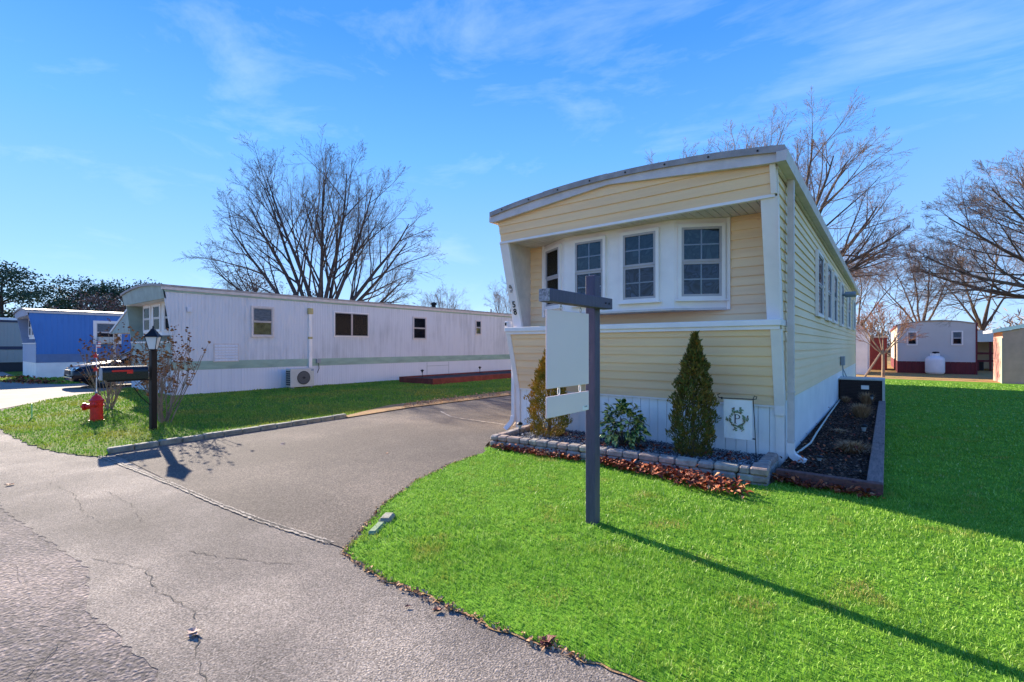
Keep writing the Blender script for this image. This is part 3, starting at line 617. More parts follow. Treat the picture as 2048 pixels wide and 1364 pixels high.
# right side wall laps, their front ends following the slanted profile
def nose(z): return yf(min(max(z, .77), 3.5))+.055 if not (1.70 < z < 1.84) else yf(1.70)+.055
for i in range(23):
    z0 = .82+i*PITCH
    if z0 > 3.5: break
    z1 = min(z0+PITCH+.002, 3.53); za = min(z0, 3.5)
    ys = [max(nose(z0), nose(z1)), 8, 12, 16, 20, YEND]
    yj = [10.9, 14.2, 12.3, 9.3][i % 4]+.3*(i % 3)
    plank(lambda s_, z, o: (XR-.015+o+.006, s_, z), [ys[0], 8, yj], z0, lambda s_: 3.53, M['siding_side'], out=.020)
    plank(lambda s_, z, o: (XR-.015+o+.0035, s_, z), [yj-.02, 16, 20, YEND], z0+.0015, lambda s_: 3.53, M['siding_side'], out=.020)
for (za, zb) in ((.80, 1.70), (1.83, 3.22), (3.22, 3.60)):
    ya, yb = yf(za)+.0, yf(zb)+.0
    MB().add([(XR+.002, ya+.02, za), (XR+.002, ya+.055, za), (XR+.002, yb+.055, zb), (XR+.002, yb+.02, zb), (XR+.016, ya+.02, za), (XR+.016, ya+.055, za), (XR+.016, yb+.055, zb), (XR+.016, yb+.02, zb)],
             [(0, 1, 2, 3), (7, 6, 5, 4), (0, 4, 5, 1), (1, 5, 6, 2), (2, 6, 7, 3), (3, 7, 4, 0)]).build('side_corner_trim', M['white'], H)
MB().box(XR-.012, XR-.002, 6.76, YEND, 0, .82).build('side_skirt', M['white_skirt'], H)
MB().box(XL-.012, XL-.0, 6.76, YEND, 0, 3.5).build('left_wall', M['siding_side'], H)
MB().box(XR-.02, XR+.012, YEND-.02, YEND+.05, 0, 3.55).build('rear_corner_trim', M['cream'], H)
# eave: fascia, gutter, downspout
MB().box(XR+.002, XR+.03, 6.12, YEND+.05, 3.525, 3.66).build('side_fascia', M['cream'], H)
g = MB(); gx0, gx1, gz0, gz1 = XR+.031, XR+.145, 3.55, 3.665
g.box(gx0, gx1-.02, 5.98, YEND+.1, gz0, gz0+.006); g.box(gx0, gx0+.004, 5.98, YEND+.1, gz0+.006, gz1)
g.add([(gx1-.02, 5.98, gz0), (gx1-.02, YEND+.1, gz0), (gx1, YEND+.1, gz1), (gx1, 5.98, gz1), (gx1-.026, 5.98, gz0+.004), (gx1-.026, YEND+.1, gz0+.004), (gx1-.006, YEND+.1, gz1), (gx1-.006, 5.98, gz1)],
      [(0, 1, 2, 3), (7, 6, 5, 4), (0, 4, 5, 1), (1, 5, 6, 2), (2, 6, 7, 3), (3, 7, 4, 0)])
g.poly([(gx0, 5.975, gz0), (gx1-.02, 5.975, gz0), (gx1, 5.975, gz1), (gx0, 5.975, gz1)], (0, .006, 0))
g.build('gutter', M['cream'], H)
MB().box(XL-.11, XL-.01, 6.04, YEND, 3.58, 3.67).build('gutter', M['cream'], H)
ds = MB(); dx = XR+.065
ds.box(dx-.035, dx+.035, 6.72, 6.80, .24, 3.56)
def elbow(b, pts, w_=.07, h_=.08, lat=(0, 1, 0)):
    lat = Vector(lat); P = [Vector(p) for p in pts]; vs = []
    for i, p in enumerate(P):
        d = (P[min(i+1, len(P)-1)]-P[max(i-1, 0)]).normalized(); n_ = d.cross(lat).normalized()
        vs += [p+lat*h_/2+n_*w_/2, p-lat*h_/2+n_*w_/2, p-lat*h_/2-n_*w_/2, p+lat*h_/2-n_*w_/2]
    fs = [(4*i+j, 4*i+(j+1) % 4, 4*i+4+(j+1) % 4, 4*i+4+j) for i in range(len(P)-1) for j in range(4)]+[(3, 2, 1, 0), tuple(4*(len(P)-1)+j for j in range(4))]
    b.add(vs, fs)
DS = ds.build('downspout', M['cream'], H)
eb = MB(); elbow(eb, [(dx, 6.76, .30), (dx, 6.76, .20), (dx+.02, 6.755, .15), (dx+.07, 6.75, .115), (dx+.16, 6.73, .085)], .078, .088, Vector((.0, 1, 0))); eb.build('elbow', M['white'], DS)
MB().box(dx-.042, dx+.042, 6.712, 6.808, .92, .94).build('bracket', M['cream'], DS)
MB().box(dx-.042, dx+.042, 6.712, 6.808, .318, .332).build('bracket', M['cream'], DS)
ds = MB(); lx = XL-.06; ds.box(lx-.035, lx+.035, 6.62, 6.69, .22, 1.2); D2 = ds.build('downspout', M['white'], H)
eb = MB(); elbow(eb, [(lx, 6.655, .26), (lx-.01, 6.65, .18), (lx-.05, 6.64, .12), (lx-.10, 6.60, .05), (lx-.11, 6.58, .03)], .085, .095, (0, 1, 0)); eb.build('elbow', M['white'], D2)
# side windows
for (ya, yb, z0, z1) in ((9.87, 10.83, 2.03, 3.2), (11.57, 12.5, 2.03, 3.2), (13.07, 14.0, 2.03, 3.2), (15.3, 16.2, 2.03, 3.2), (18.2, 19.3, 2.05, 3.2), (21.4, 22.4, 2.1, 3.2)):
    window(H, (XR+.006, ya), (0, 1, 0), yb-ya, z0, z1, trim=.05, depth=.05, grid=False, upper='blind', lower='darkroom')
# details on the side: flue, meter box, pipes
fl = MB(); fl.lathe([(.035, XR), (.035, XR+.10), (.075, XR+.10), (.075, XR+.34), (.05, XR+.345)], (0, 15.8, 2.9), 14, 'X'); fl.build('wall_flue', M['galv'], H, smooth=False)
mb_ = MB(); mb_.box(XR+.01, XR+.10, 15.55, 15.85, .98, 1.22); mtr = mb_.build('meter_box', M['galv'], H, bevel=.008)
MB().tube([(XR+.05, 15.7, .98), (XR+.06, 15.7, .72), (XR+.12, 15.6, .55), (XR+.05, 15.5, .45)], .014, 6).build('pipe', M['galv'], mtr)
MB().tube([(XR+.05, 15.75, .9), (XR+.14, 15.9, .62), (XR+.2, 15.9, .66)], .012, 6).build('pipe', M['galv'], mtr)
# security light box on the left end of the ledge
cb = MB(); cb.box(XL-.09, XL-.025, 6.42, 6.56, 1.825, 1.93); cb = cb.build('camera_box', M['white'], H, bevel=.008)
MB().box(XL-.075, XL-.04, 6.412, 6.419, 1.855, 1.905).build('lens_plate', M['dark'], cb)
# house number on the left wing, a flat lettering 3 mm proud of the slanted board
def text(s_, size, loc, rot, m, parent, name, depth=.002):
    cu = bpy.data.curves.new(name, 'FONT'); cu.body = s_; cu.size = size; cu.extrude = depth; cu.align_x = 'CENTER'; cu.resolution_u = 3; cu.offset = .0025
    t = bpy.data.objects.new(name, cu); COL.objects.link(t); me = bpy.data.meshes.new_from_object(t.evaluated_get(bpy.context.evaluated_depsgraph_get())); bpy.data.objects.remove(t)
    o = bpy.data.objects.new(name, me); COL.objects.link(o); me.materials.append(m); o.parent = parent; off = OFF.get(parent, Vector((0, 0, 0)))
    o.location = Vector(loc)-off; o.rotation_euler = rot; return o
sl = math.atan2(.385, 1.416)      # lean of the wing
def wy(z): return 6.585-(z-1.82)*.385/1.416
for ch, z in (('5', 2.17), ('8', 2.045)):
    text(ch, .15, (XL+.08, wy(z)-.006, z), (rad(90)+sl, 0, 0), M['dark'], H, 'house_number')
lg = MB(); zc = 2.50; yy = wy(zc)-.006
for q in ([(-.035, -.05), (.035, -.05)], [(.035, -.05), (.035, .0)], [(.035, 0), (-.01, .05)], [(-.01, .05), (-.04, .01)], [(-.04, .01), (-.01, -.01)], [(-.03, -.07), (.03, -.07)], [(-.01, -.01), (.01, .02)]):
    lg.tube([(XL+.07+q[0][0]*.7, wy(zc+q[0][1])-.006, zc+q[0][1]), (XL+.07+q[1][0]*.7, wy(zc+q[1][1])-.006, zc+q[1][1])], .005, 5)
lg.build('house_ornament', M['iron'], H)

# ------------------------------------------------------------------ stone planter with its gravel
PA, PB = Vector((-4.60, 5.30, 0)), Vector((-1.03, 5.62, 0)); pu = (PB-PA).normalized(); pn = Vector((-pu.y, pu.x, 0))
PW = thing('planter_wall', 'low curved-cornered wall of tumbled grey and buff stones edging the front bed', 'planter', tuple(PA))
r_ = random.Random(5)
def stone(o, u, n_, l_, d_, z, h):
    b = MB(); j = lambda a: r_.uniform(-a, a)
    b.obox(o+V(0, 0, z), u*l_, n_*d_, V(0, 0, h)); b.v = [(x+j(.006), y+j(.006), zz+j(.004)) for x, y, zz in b.v]
    return b.build('stone', M[r_.choice(['stoneA', 'stoneA', 'stoneB', 'stoneC'])], PW, bevel=r_.uniform(.014, .021))
LEN = (PB-PA).length
for c, (z, h, st) in enumerate(((-.035, .062, .02), (.03, .078, -.05), (.11, .080, 0))):
    t = 0 if c != 1 else -.0
    first = True
    while t < LEN-.12:
        l_ = r_.uniform(.15, .26) if t > 1.6 else r_.uniform(.13, .22)
        if first and c == 1: l_ *= .55
        if t+l_ > LEN-.14: l_ = LEN-.13-t+(.05 if c == 1 else 0)
        if l_ < .05: break
        stone(PA+pu*t-pn*(.0+r_.uniform(0, .01)+(.012 if c == 0 else 0)), pu, pn, l_-.007, .14, z, h); t += l_; first = False
    # return at the left end, stepping back towards the home
    q = PA+pn*.15; k = 0
    while q.y < 6.55:
        l_ = r_.uniform(.18, .26); dirv = Vector((-.10, 1, 0)).normalized() if k < 1 else Vector((-.12, 1, 0)).normalized()
        stone(q, dirv, Vector((1, .1, 0)).normalized(), min(l_, 6.62-q.y)-.008, .13, z, h); q = q+dirv*l_; k += 1
    # right end block and return
    q = PB+pn*.0-pu*.13
    stone(q, pu, pn, .17, .30, z, h+(.006 if c == 2 else 0)); q2 = q+pn*.31
    while q2.y < 6.45:
        l_ = r_.uniform(.2, .26); stone(q2+V(.02, 0, 0), Vector((0, 1, 0)), Vector((1, 0, 0)), min(l_, 6.64-q2.y)-.008, .13, z, h); q2 = q2+V(0, l_, 0)
sheet('planter_soil', [(PA+pn*.10).to_tuple()[:2], (PB+pn*.10-pu*.1).to_tuple()[:2], (-1.08, 6.69), (-5.02, 6.69)], .11, M['soil'])
def chips(name, n_, area, z, size, m, label, cat, flat=.6, parent=None, jitter=.02):
    """irregular little stones or chips as six sided lumps"""
    (ax, ay), (bx, by), (cx, cy), (dx_, dy) = area
    s_, t_ = rng.random(n_), rng.random(n_); x = (ax*(1-s_)+bx*s_)*(1-t_)+(dx_*(1-s_)+cx*s_)*t_; y = (ay*(1-s_)+by*s_)*(1-t_)+(dy*(1-s_)+cy*s_)*t_
    base = np.array([[1, 0, 0], [-1, 0, 0], [0, 1, 0], [0, -1, 0], [0, 0, 1], [0, 0, -1]], float)
    fc = np.array([[0, 2, 4], [2, 1, 4], [1, 3, 4], [3, 0, 4], [2, 0, 5], [1, 2, 5], [3, 1, 5], [0, 3, 5]])
    sz = size[0]+(size[1]-size[0])*rng.random(n_)**2; a = rng.uniform(0, 2*math.pi, n_)
    v = base[None]*rng.uniform(.6, 1.3, (n_, 6, 1)); v = v*np.stack([sz*rng.uniform(.8, 1.6, n_), sz*.8, sz*flat], 1)[:, None]
    ti = rng.uniform(-.6, .6, n_)[:, None]
    X = v[..., 0]*np.cos(a)[:, None]-v[..., 1]*np.sin(a)[:, None]; Y = v[..., 0]*np.sin(a)[:, None]+v[..., 1]*np.cos(a)[:, None]; Z = v[..., 2]+v[..., 0]*np.sin(ti)
    P = np.stack([X+x[:, None], Y+y[:, None], Z+(z+rng.uniform(0, jitter, n_))[:, None]], 2).reshape(-1, 3)
    F = (fc[None]+(np.arange(n_)*6)[:, None, None]).reshape(-1, 3)
    return tag(npmesh(name, P, F, m, parent), label, cat, kind='stuff')
chips('gravel', 9000, ((-4.48, 5.46), (-1.18, 5.76), (-1.10, 6.68), (-4.95, 6.68)), .118, (.007, .018), M['gravel'], 'blue-grey gravel filling the stone-edged bed under the shrubs', 'gravel')
def leaves(name, n_, pts, spread, z, size, m, label, zj=.03):
    """curled leaves: bent diamonds"""
    P = np.array(pts, float); seg = rng.integers(0, len(P)-1, n_); t = rng.random(n_)[:, None]
    c = P[seg][:, :2]*(1-t)+P[seg+1][:, :2]*t; wd = (P[seg][:, 2]*(1-t[:, 0])+P[seg+1][:, 2]*t[:, 0])*spread
    c = c+rng.normal(0, 1, (n_, 2)).clip(-1.6, 1.6)*wd[:, None]*.5
    a = rng.uniform(0, 2*math.pi, n_); s_ = rng.uniform(size[0], size[1], n_); el = rng.uniform(-.9, .9, n_)
    d = np.stack([np.cos(a)*np.cos(el), np.sin(a)*np.cos(el), np.sin(el)], 1); u2 = np.stack([-np.sin(a), np.cos(a), rng.uniform(-.5, .5, n_)], 1)
    C = np.concatenate([c, (z+np.abs(rng.normal(0, zj, n_)))[:, None]], 1); up = np.array([0, 0, 1.])
    v = np.stack([C-d*s_[:, None], C+u2*s_[:, None]*.6+up*s_[:, None]*.35, C+d*s_[:, None], C-u2*s_[:, None]*.6+up*s_[:, None]*.35, C], 1).reshape(-1, 3)
    i = np.arange(n_)*5; F = np.concatenate([np.stack([i, i+4, i+1], 1), np.stack([i+1, i+4, i+2], 1), np.stack([i+4, i+3, i+2], 1), np.stack([i, i+3, i+4], 1)])
    return tag(npmesh(name, v, F, m), label, 'leaves', kind='stuff')
leaves('fallen_leaves', 1250, [(-2.95, 5.36, .10), (-2.4, 5.33, .17), (-1.9, 5.32, .22), (-1.55, 5.25, .30), (-1.22, 5.12, .26)], 1, .045, (.02, .042), M['leafpile'], 'deep drift of red-brown leaves against the planter wall, right of the sign post')
leaves('fallen_leaves', 420, [(-4.5, 5.22, .04), (-4.0, 5.26, .07), (-3.6, 5.28, .10), (-3.1, 5.33, .05)], 1, .03, (.018, .036), M['leafpile'], 'thin trail of red-brown leaves along the planter wall, left of the sign post')
leaves('fallen_leaves', 200, [(-4.3, 6.3, .12), (-3.0, 5.95, .22), (-2.2, 6.1, .3), (-1.3, 6.2, .2)], 1, .13, (.02, .036), M['leafpile'], 'scattered brown leaves lying on the gravel of the stone bed')
leaves('fallen_leaves', 330, [(-.95, 5.88, .09), (-.6, 5.82, .10), (-.1, 5.80, .10)], 1, .035, (.018, .036), M['leafpile'], 'russet leaves in the grass along the brown timber edge')
leaves('fallen_leaves', 500, [(-9.3, 7.4, .3), (-9.35, 9.5, .5), (-9.4, 12, .5)], 1, .035, (.015, .035), M['straw'], 'tan leaf litter along the far edge of the driveway')
leaves('fallen_leaves', 800, [(p.x, p.y-.008, .035) for p in LE[8:90:3]], 1, .012, (.006, .018), M['straw'], 'dry grass clippings and litter along the ragged lawn edge', zj=.004)
leaves('fallen_leaves', 500, [(-29, 2.5, .5), (-26, 3.4, .6), (-33, 3.0, .7)], 1, .03, (.03, .07), M['leafpile'], 'orange leaves on the grass before the blue home')
# single leaves on the asphalt
def one_leaf(x, y, s_, label, m, n_=3, seed=1):
    r = random.Random(seed); b = MB()
    for k in range(n_):
        a = r.uniform(0, 6.28); c = Vector((x+r.uniform(-1, 1)*s_*.35*(n_ > 1), y+r.uniform(-1, 1)*s_*.35*(n_ > 1), .014+s_*.16*k/n_)); d = Vector((math.cos(a), math.sin(a), .05)); e_ = Vector((-d.y, d.x, .1))
        rim = []; m_ = 9
        for i in range(m_):
            t = 2*math.pi*i/m_; rr = s_*(1 if i % 2 else .62)*r.uniform(.8, 1.1); rim.append(c+d*math.cos(t)*rr+e_*math.sin(t)*rr*.62+V(0, 0, r.uniform(-.06, .16)*s_))
        b.add([c+V(0, 0, -.004)]+rim, [(0, 1+i, 1+(i+1) % m_) for i in range(m_)])
    o = b.build('fallen_leaf', m); return tag(o, label, 'leaf', 'loose leaves on the pavement')
M['leaf_tan'] = mat('dry_tan_leaf', (.50, .34, .26), .8, .3, 30)
M['leaf_red'] = mat('dry_red_leaf', (.20, .045, .035), .7, .4, 40)
M['leaf_orange'] = mat('dry_orange_leaf', (.42, .17, .08), .7, .4, 40)
one_leaf(-2.83, .92, .05, 'pale tan curled leaf lying alone on the road apron, nearest the camera', M['leaf_tan'], 2, 2)
one_leaf(-1.99, 1.84, .035, 'orange crumpled leaf on the asphalt close to the lawn edge', M['leaf_orange'], 3, 3)
one_leaf(-2.15, 1.76, .017, 'tiny dark brown scrap on the asphalt beside the orange leaf', M['leaf_red'], 2, 4)
one_leaf(-1.34, 1.99, .055, 'dark red crumpled leaf clump on the very edge of the bright lawn', M['leaf_red'], 6, 5)
one_leaf(-7.4, .66, .05, 'brown leaf on the old asphalt at the left edge of the road', M['leaf_orange'], 2, 6)
one_leaf(-5.45, 4.1, .03, 'small brown leaf out on the middle of the driveway', M['leaf_orange'], 2, 7)
one_leaf(-7.2, 3.5, .045, 'tan leaf on the driveway near the concrete kerb', M['leaf_tan'], 2, 8)

# ------------------------------------------------------------------ timber edged bed, mulch, condenser
bedf = thing('timber_bed_edge', 'brown timber edging around the dark mulch bed at the side of the yellow home', 'garden edging', (-.9, 6.0, 0))
MB().box(-.97, -.03, 5.93, 6.03, -.02, .135).build('timber', M['brown'], bedf, bevel=.006)
yy = 6.033
for k, l_ in enumerate((2.4, 2.4, 2.4, 1.70)): MB().box(-.165, -.03, yy, yy+l_-.006, -.02, .135+.004*(k % 2)).build('timber', M['greywood'], bedf, bevel=.006); yy += l_
sheet('mulch_bed', [(-1.0, 6.03), (-.165, 6.03), (-.165, 15), (-1.0, 15)], .07, M['soil'])
chips('mulch', 15000, ((-.97, 6.04), (-.18, 6.04), (-.18, 14.9), (-.97, 14.9)), .075, (.008, .024), M['mulch'], 'dark bark mulch in the timber-edged bed beside the yellow home', 'mulch', .25, jitter=.03)
leaves('fallen_leaves', 200, [(-.85, 6.3, .3), (-.6, 8, .5), (-.6, 11, .5), (-.6, 14.6, .5)], 1, .1, (.015, .035), M['leafpile'], 'brown leaves scattered over the dark mulch')
tag(MB().tube([(-.93, 6.95, .12), (-.90, 7.3, .115), (-.86, 8.0, .11), (-.88, 9.0, .12), (-.90, 10, .11), (-.93, 12, .11), (-.95, 14.8, .12)], .013, 8).build('hose', M['hose'], smooth=True), 'pale garden hose running along the mulch bed at the foot of the wall', 'hose')
ac = thing('condenser_unit', 'boxy dark brown condenser with pale metal frame closing the far end of the mulch bed', 'condenser', (-.53, 15.3, 0))
MB().box(-.97, -.08, 15.06, 15.9, 0, .63).build('body', M['acbrown'], ac)
for i in range(15): MB().box(-.965, -.10, 15.02, 15.06, .05+i*.038, .05+i*.038+.022).build('louvre', M['acbrown'], ac)
fr = MB(); fr.box(-1.0, -.04, 15.0, 15.95, .63, .665); fr.box(-.095, -.04, 15.0, 15.05, 0, .63); fr.build('frame', M['acwhite'], ac)
MB().box(-.52, -.36, 15.0, 15.016, .40, .50).build('label_plate', M['white'], ac)
def dry_tuft(x, y, r, h, n_, label):
    a = rng.uniform(0, 2*math.pi, n_); rr = r*rng.random(n_)**.6; hh = h*rng.uniform(.5, 1, n_); bx = x+np.cos(a)*rr*.25; by_ = y+np.sin(a)*rr*.25; tx = x+np.cos(a)*rr; ty = y+np.sin(a)*rr; w_ = .004
    n0 = np.stack([-np.sin(a), np.cos(a), np.zeros(n_)], 1)*w_
    B = np.stack([bx, by_, np.full(n_, .07)], 1); T = np.stack([tx, ty, .07+hh], 1); Mid = B*.45+T*.55; Mid[:, 2] += .15*hh; T[:, 2] -= rr*.4*rng.random(n_)
    v = np.stack([B-n0, B+n0, Mid+n0, Mid-n0, T], 1).reshape(-1, 3); i = np.arange(n_)*5
    F = np.concatenate([np.stack([i, i+1, i+2], 1), np.stack([i, i+2, i+3], 1), np.stack([i+3, i+2, i+4], 1)])
    return tag(npmesh('dried_plant', v, F, M['straw']), label, 'plant', 'dried perennials in the mulch bed')
dry_tuft(-.36, 7.75, .27, .20, 520, 'large flattened dried tuft nearest the front of the mulch bed')
dry_tuft(-.62, 9.5, .20, .07, 260, 'low pale dried tuft in the middle of the mulch bed')
dry_tuft(-.40, 11.6, .27, .34, 620, 'tallest rounded dried tuft two thirds along the mulch bed')
dry_tuft(-.38, 14.2, .24, .36, 480, 'bushy dried tuft against the brown condenser')
dry_tuft(-.80, 14.5, .16, .20, 260, 'small dried tuft between the wall and the condenser')
def solar(x, y, z, label, s_=1):
    t = thing('solar_light', label, 'garden light', (x, y, z), 'solar path lights', local=True)
    MB().tube([(0, 0, -.05), (0, 0, .17*s_)], .007, 6).build('stake', M['dark'], t)
    MB().lathe([(.018, .16*s_), (.026, .19*s_), (.032, .225*s_)], k=10).build('lens', M['galv'], t)
    MB().lathe([(.045, .222*s_), (.046, .235*s_), (.028, .255*s_), (.006, .262*s_)], k=12).build('cap', M['dark'], t, smooth=False)
solar(-4.29, 5.62, .11, 'short black solar light standing in the gravel at the left end of the stone bed')
solar(-.62, 6.55, .07, 'solar light at the front of the mulch bed near the downspout', .62)
solar(-.27, 8.75, .07, 'solar light beside the large flattened tuft at the timber edge', 1.05)
solar(-.28, 14.0, .07, 'solar light at the far timber end near the condenser', 1.1)

# ------------------------------------------------------------------ shrubs in the stone bed
def arborvitae(x, y, h, r, n_, label, m, lean=0, seed=1, goldside=None):
    t = thing('arborvitae', label, 'shrub', (x, y, .11))
    MB().tube([(x, y, .09), (x+lean*.5, y, .11+h*.5), (x+lean, y, .11+h*.9)], [.03, .02, .006], 6).build('trunk', M['barkbrown'], t)
    q = np.random.default_rng(seed); tt = q.random(n_)**.85; a = q.uniform(0, 2*math.pi, n_)
    prof = np.interp(tt, [0, .08, .22, .45, .62, .75, .86, .94, 1], [.62, .85, 1, .92, .72, .50, .28, .12, .01])
    lump = 1+.15*np.sin(a*5+tt*17)+.13*np.sin(a*9-tt*31)+.12*np.sin(tt*43+a*2)+.16*tt*np.sin(tt*60+a*3)
    rr = r*prof*lump*(1-.35*q.random(n_)**2); px = x+lean*tt**1.5*1.2+np.cos(a)*rr; py = y+np.sin(a)*rr; pz = .11+tt*h
    s_ = q.uniform(.006, .020, n_)+.022*(q.random(n_) > .975); d = np.stack([np.cos(a)*.55, np.sin(a)*.55, np.full(n_, 1.)], 1)+q.normal(0, .32, (n_, 3)); d /= np.linalg.norm(d, axis=1)[:, None]
    w_ = np.cross(d, q.normal(0, 1, (n_, 3))); w_ /= np.linalg.norm(w_, axis=1)[:, None]; C = np.stack([px, py, pz], 1)
    v = np.stack([C, C+d*s_[:, None]*.9+w_*s_[:, None]*.42, C+d*s_[:, None]*2.1, C+d*s_[:, None]*.9-w_*s_[:, None]*.42], 1).reshape(-1, 3)
    o = npmesh('foliage', v, np.arange(n_*4).reshape(-1, 4), m, t); o['kind'] = 'stuff'
    return t
arborvitae(-1.93, 6.12, 1.54, .24, 26000, 'tall dark green conical arborvitae right of the sign post, rusty at its foot', M['arbor'], .03, 3)
arborvitae(-4.08, 6.10, 1.30, .30, 21000, 'golden-orange conical arborvitae partly behind the hanging sign', M['arbor_gold'], -.04, 8)
# dense inner core of the shrubs reads through as darkness of the crown itself: shaped cone of dry branchlets
au = thing('aucuba', 'round evergreen shrub with speckled yellow-green leaves between the two conical shrubs', 'shrub', (-2.86, 6.1, .11))
for k in range(9):
    a = k*.7; MB().tube([(-2.86, 6.1, .10), (-2.86+math.cos(a)*.10, 6.1+math.sin(a)*.10, .3), (-2.86+math.cos(a)*.24, 6.1+math.sin(a)*.2, .5+.05*(k % 3))], [.010, .007, .004], 5).build('stem', M['barkbrown'], au)
lf = MB(); L_ = .105
for i, (t, w_) in enumerate(((0, .004), (.25, .022), (.5, .029), (.75, .021), (1, .002))):
    z = -.25*t*t*L_; lf.v += [(-w_, t*L_, z+w_*.35), (0, t*L_, z), (w_, t*L_, z+w_*.35)]
    if i: b0 = 3*(i-1); lf.f += [(b0, b0+1, b0+4, b0+3), (b0+1, b0+2, b0+5, b0+4)]; lf.mi += [0, 0]
L0 = lf.build('leaf', M['leaf'], au, smooth=True, fix=False); OFFA = OFF[au]
lme = L0.data; lme.transform(Matrix.Translation(OFFA))       # back to local leaf coordinates
r_ = random.Random(12)
for k in range(295):
    o = L0 if k == 0 else L0.copy()
    if k: COL.objects.link(o); o.parent = au
    az = r_.uniform(0, 6.283); el = math.asin(r_.uniform(-.65, 1)); rr = r_.uniform(.55, 1)
    p = Vector((math.cos(az)*math.cos(el)*.31*rr, math.sin(az)*math.cos(el)*.25*rr, .29+math.sin(el)*.33*rr))
    d = Vector((math.cos(az)*math.cos(el), math.sin(az)*math.cos(el), math.sin(el)*.9+r_.uniform(-.7, .3)))+Vector((r_.gauss(0, .45), r_.gauss(0, .45), r_.gauss(0, .3)))
    d.normalize()
    o.location = p; o.rotation_euler = (d.to_track_quat('Y', 'Z') @ Matrix.Rotation(r_.uniform(-.6, .6), 4, 'Y').to_quaternion()).to_euler(); o.scale = [r_.uniform(.75, 1.25)]*3

# ------------------------------------------------------------------ garden flag
gf = thing('garden_flag', 'white garden flag with a letter P in a sage leaf wreath on a black pole', 'garden flag', (-1.23, 6.28, .11))
FX0, FX1, FY, FZ0, FZ1 = -1.60, -1.275, 6.29, .36, .84
MB().tube([(-1.225, 6.28, .02), (-1.245, 6.28, .5), (-1.265, 6.28, .86), (-1.25, 6.28, .90), (-1.225, 6.28, .89), (-1.23, 6.28, .865), (-1.262, 6.28, .858), (-1.45, 6.28, .855), (-1.62, 6.28, .852), (-1.66, 6.28, .86), (-1.67, 6.28, .89), (-1.64, 6.28, .905)], .0055, 6).build('pole', M['iron'], gf)
MB().tube([(-1.236, 6.28, .38), (-1.27, 6.275, .385)], .009, 6).build('clip', M['iron'], gf)
MB().tube([(-1.62, 6.28, .865), (-1.62, 6.28, .835)], .010, 6).build('clip', M['iron'], gf)
fl = MB(); nx = 10
for i in range(nx+1):
    x = FX0+(FX1-FX0)*i/nx; wv_ = .006*math.sin(i*1.1)
    fl.v += [(x, FY-.004, FZ1), (x, FY-.004+wv_*.5, (FZ0+FZ1)/2), (x+.005, FY+wv_, FZ0), (x, FY-.001, FZ1), (x, FY-.001+wv_*.5, (FZ0+FZ1)/2), (x+.005, FY+.003+wv_, FZ0)]
    if i:
        a, b_ = 6*(i-1), 6*i
        for q in ((a, a+1, b_+1, b_), (a+1, a+2, b_+2, b_+1), (a+3, b_+3, b_+4, a+4), (a+4, b_+4, b_+5, a+5)): fl.f.append(q); fl.mi.append(0)
CL = fl.build('cloth', M['cloth'], gf, smooth=True)
cxp, czp, fy = (FX0+FX1)/2-.005, (FZ0+FZ1)/2+.005, FY-.0125
p_ = MB()
def fpoly(b, pts, th=.0012): b.poly([(cxp+x, fy, czp+z) for x, z in pts], (0, th, 0))
fpoly(p_, [(-.030, -.052), (-.016, -.052), (-.016, .052), (-.030, .052)])
fpoly(p_, [(-.042, -.056), (-.004, -.056), (-.004, -.0515), (-.042, -.0515)]); fpoly(p_, [(-.042, .0515), (-.004, .0515), (-.004, .056), (-.042, .056)])
ro = [(math.cos(t)*.034, .028+math.sin(t)*.028) for t in np.linspace(math.pi/2, -math.pi/2, 12)]; ri = [(math.cos(t)*.022, .028+math.sin(t)*.0215) for t in np.linspace(-math.pi/2, math.pi/2, 12)]
for k in range(11):
    a, b_ = ro[k], ro[k+1]; c, d = ri[10-k], ri[11-k]
    fpoly(p_, [(a[0], a[1]), (b_[0], b_[1]), (c[0], c[1]), (d[0], d[1])])
fpoly(p_, [(-.016, .0495), (0, .0495), (0, .056), (-.016, .056)]); fpoly(p_, [(-.016, 0), (0, 0), (0, .0065), (-.016, .0065)])
p_.build('letter', M['print_dark'], CL)
gm, bm_ = MB(), MB(); r_ = random.Random(4)
for k in range(150):
    t = r_.uniform(0, 6.283); rr = .078+r_.uniform(-.006, .014); sp = r_.random() < .34
    if sp: t = r_.choice([2.1, 1.1, 5.3, 4.5, 3.2, .1])+r_.uniform(-.2, .2); rr = .088+r_.uniform(0, .05)
    x, z = math.cos(t)*rr*.95, math.sin(t)*rr*1.12; a = t+r_.uniform(.6, 2.4); L2, W2 = r_.uniform(.010, .018), r_.uniform(.005, .009); ca, sa = math.cos(a), math.sin(a)
    pts = [(x+ca*L2*math.cos(q)-sa*W2*math.sin(q), z+sa*L2*math.cos(q)+ca*W2*math.sin(q)) for q in np.linspace(0, 6.283, 7)[:-1]]
    (gm if r_.random() < .62 else bm_).poly([(cxp+u_, fy-.0002*k*.05, czp+v_) for u_, v_ in pts], (0, .0012, 0))
gm.build('wreath_leaves', M['print_green'], CL); bm_.build('wreath_twigs', M['print_brown'], CL)

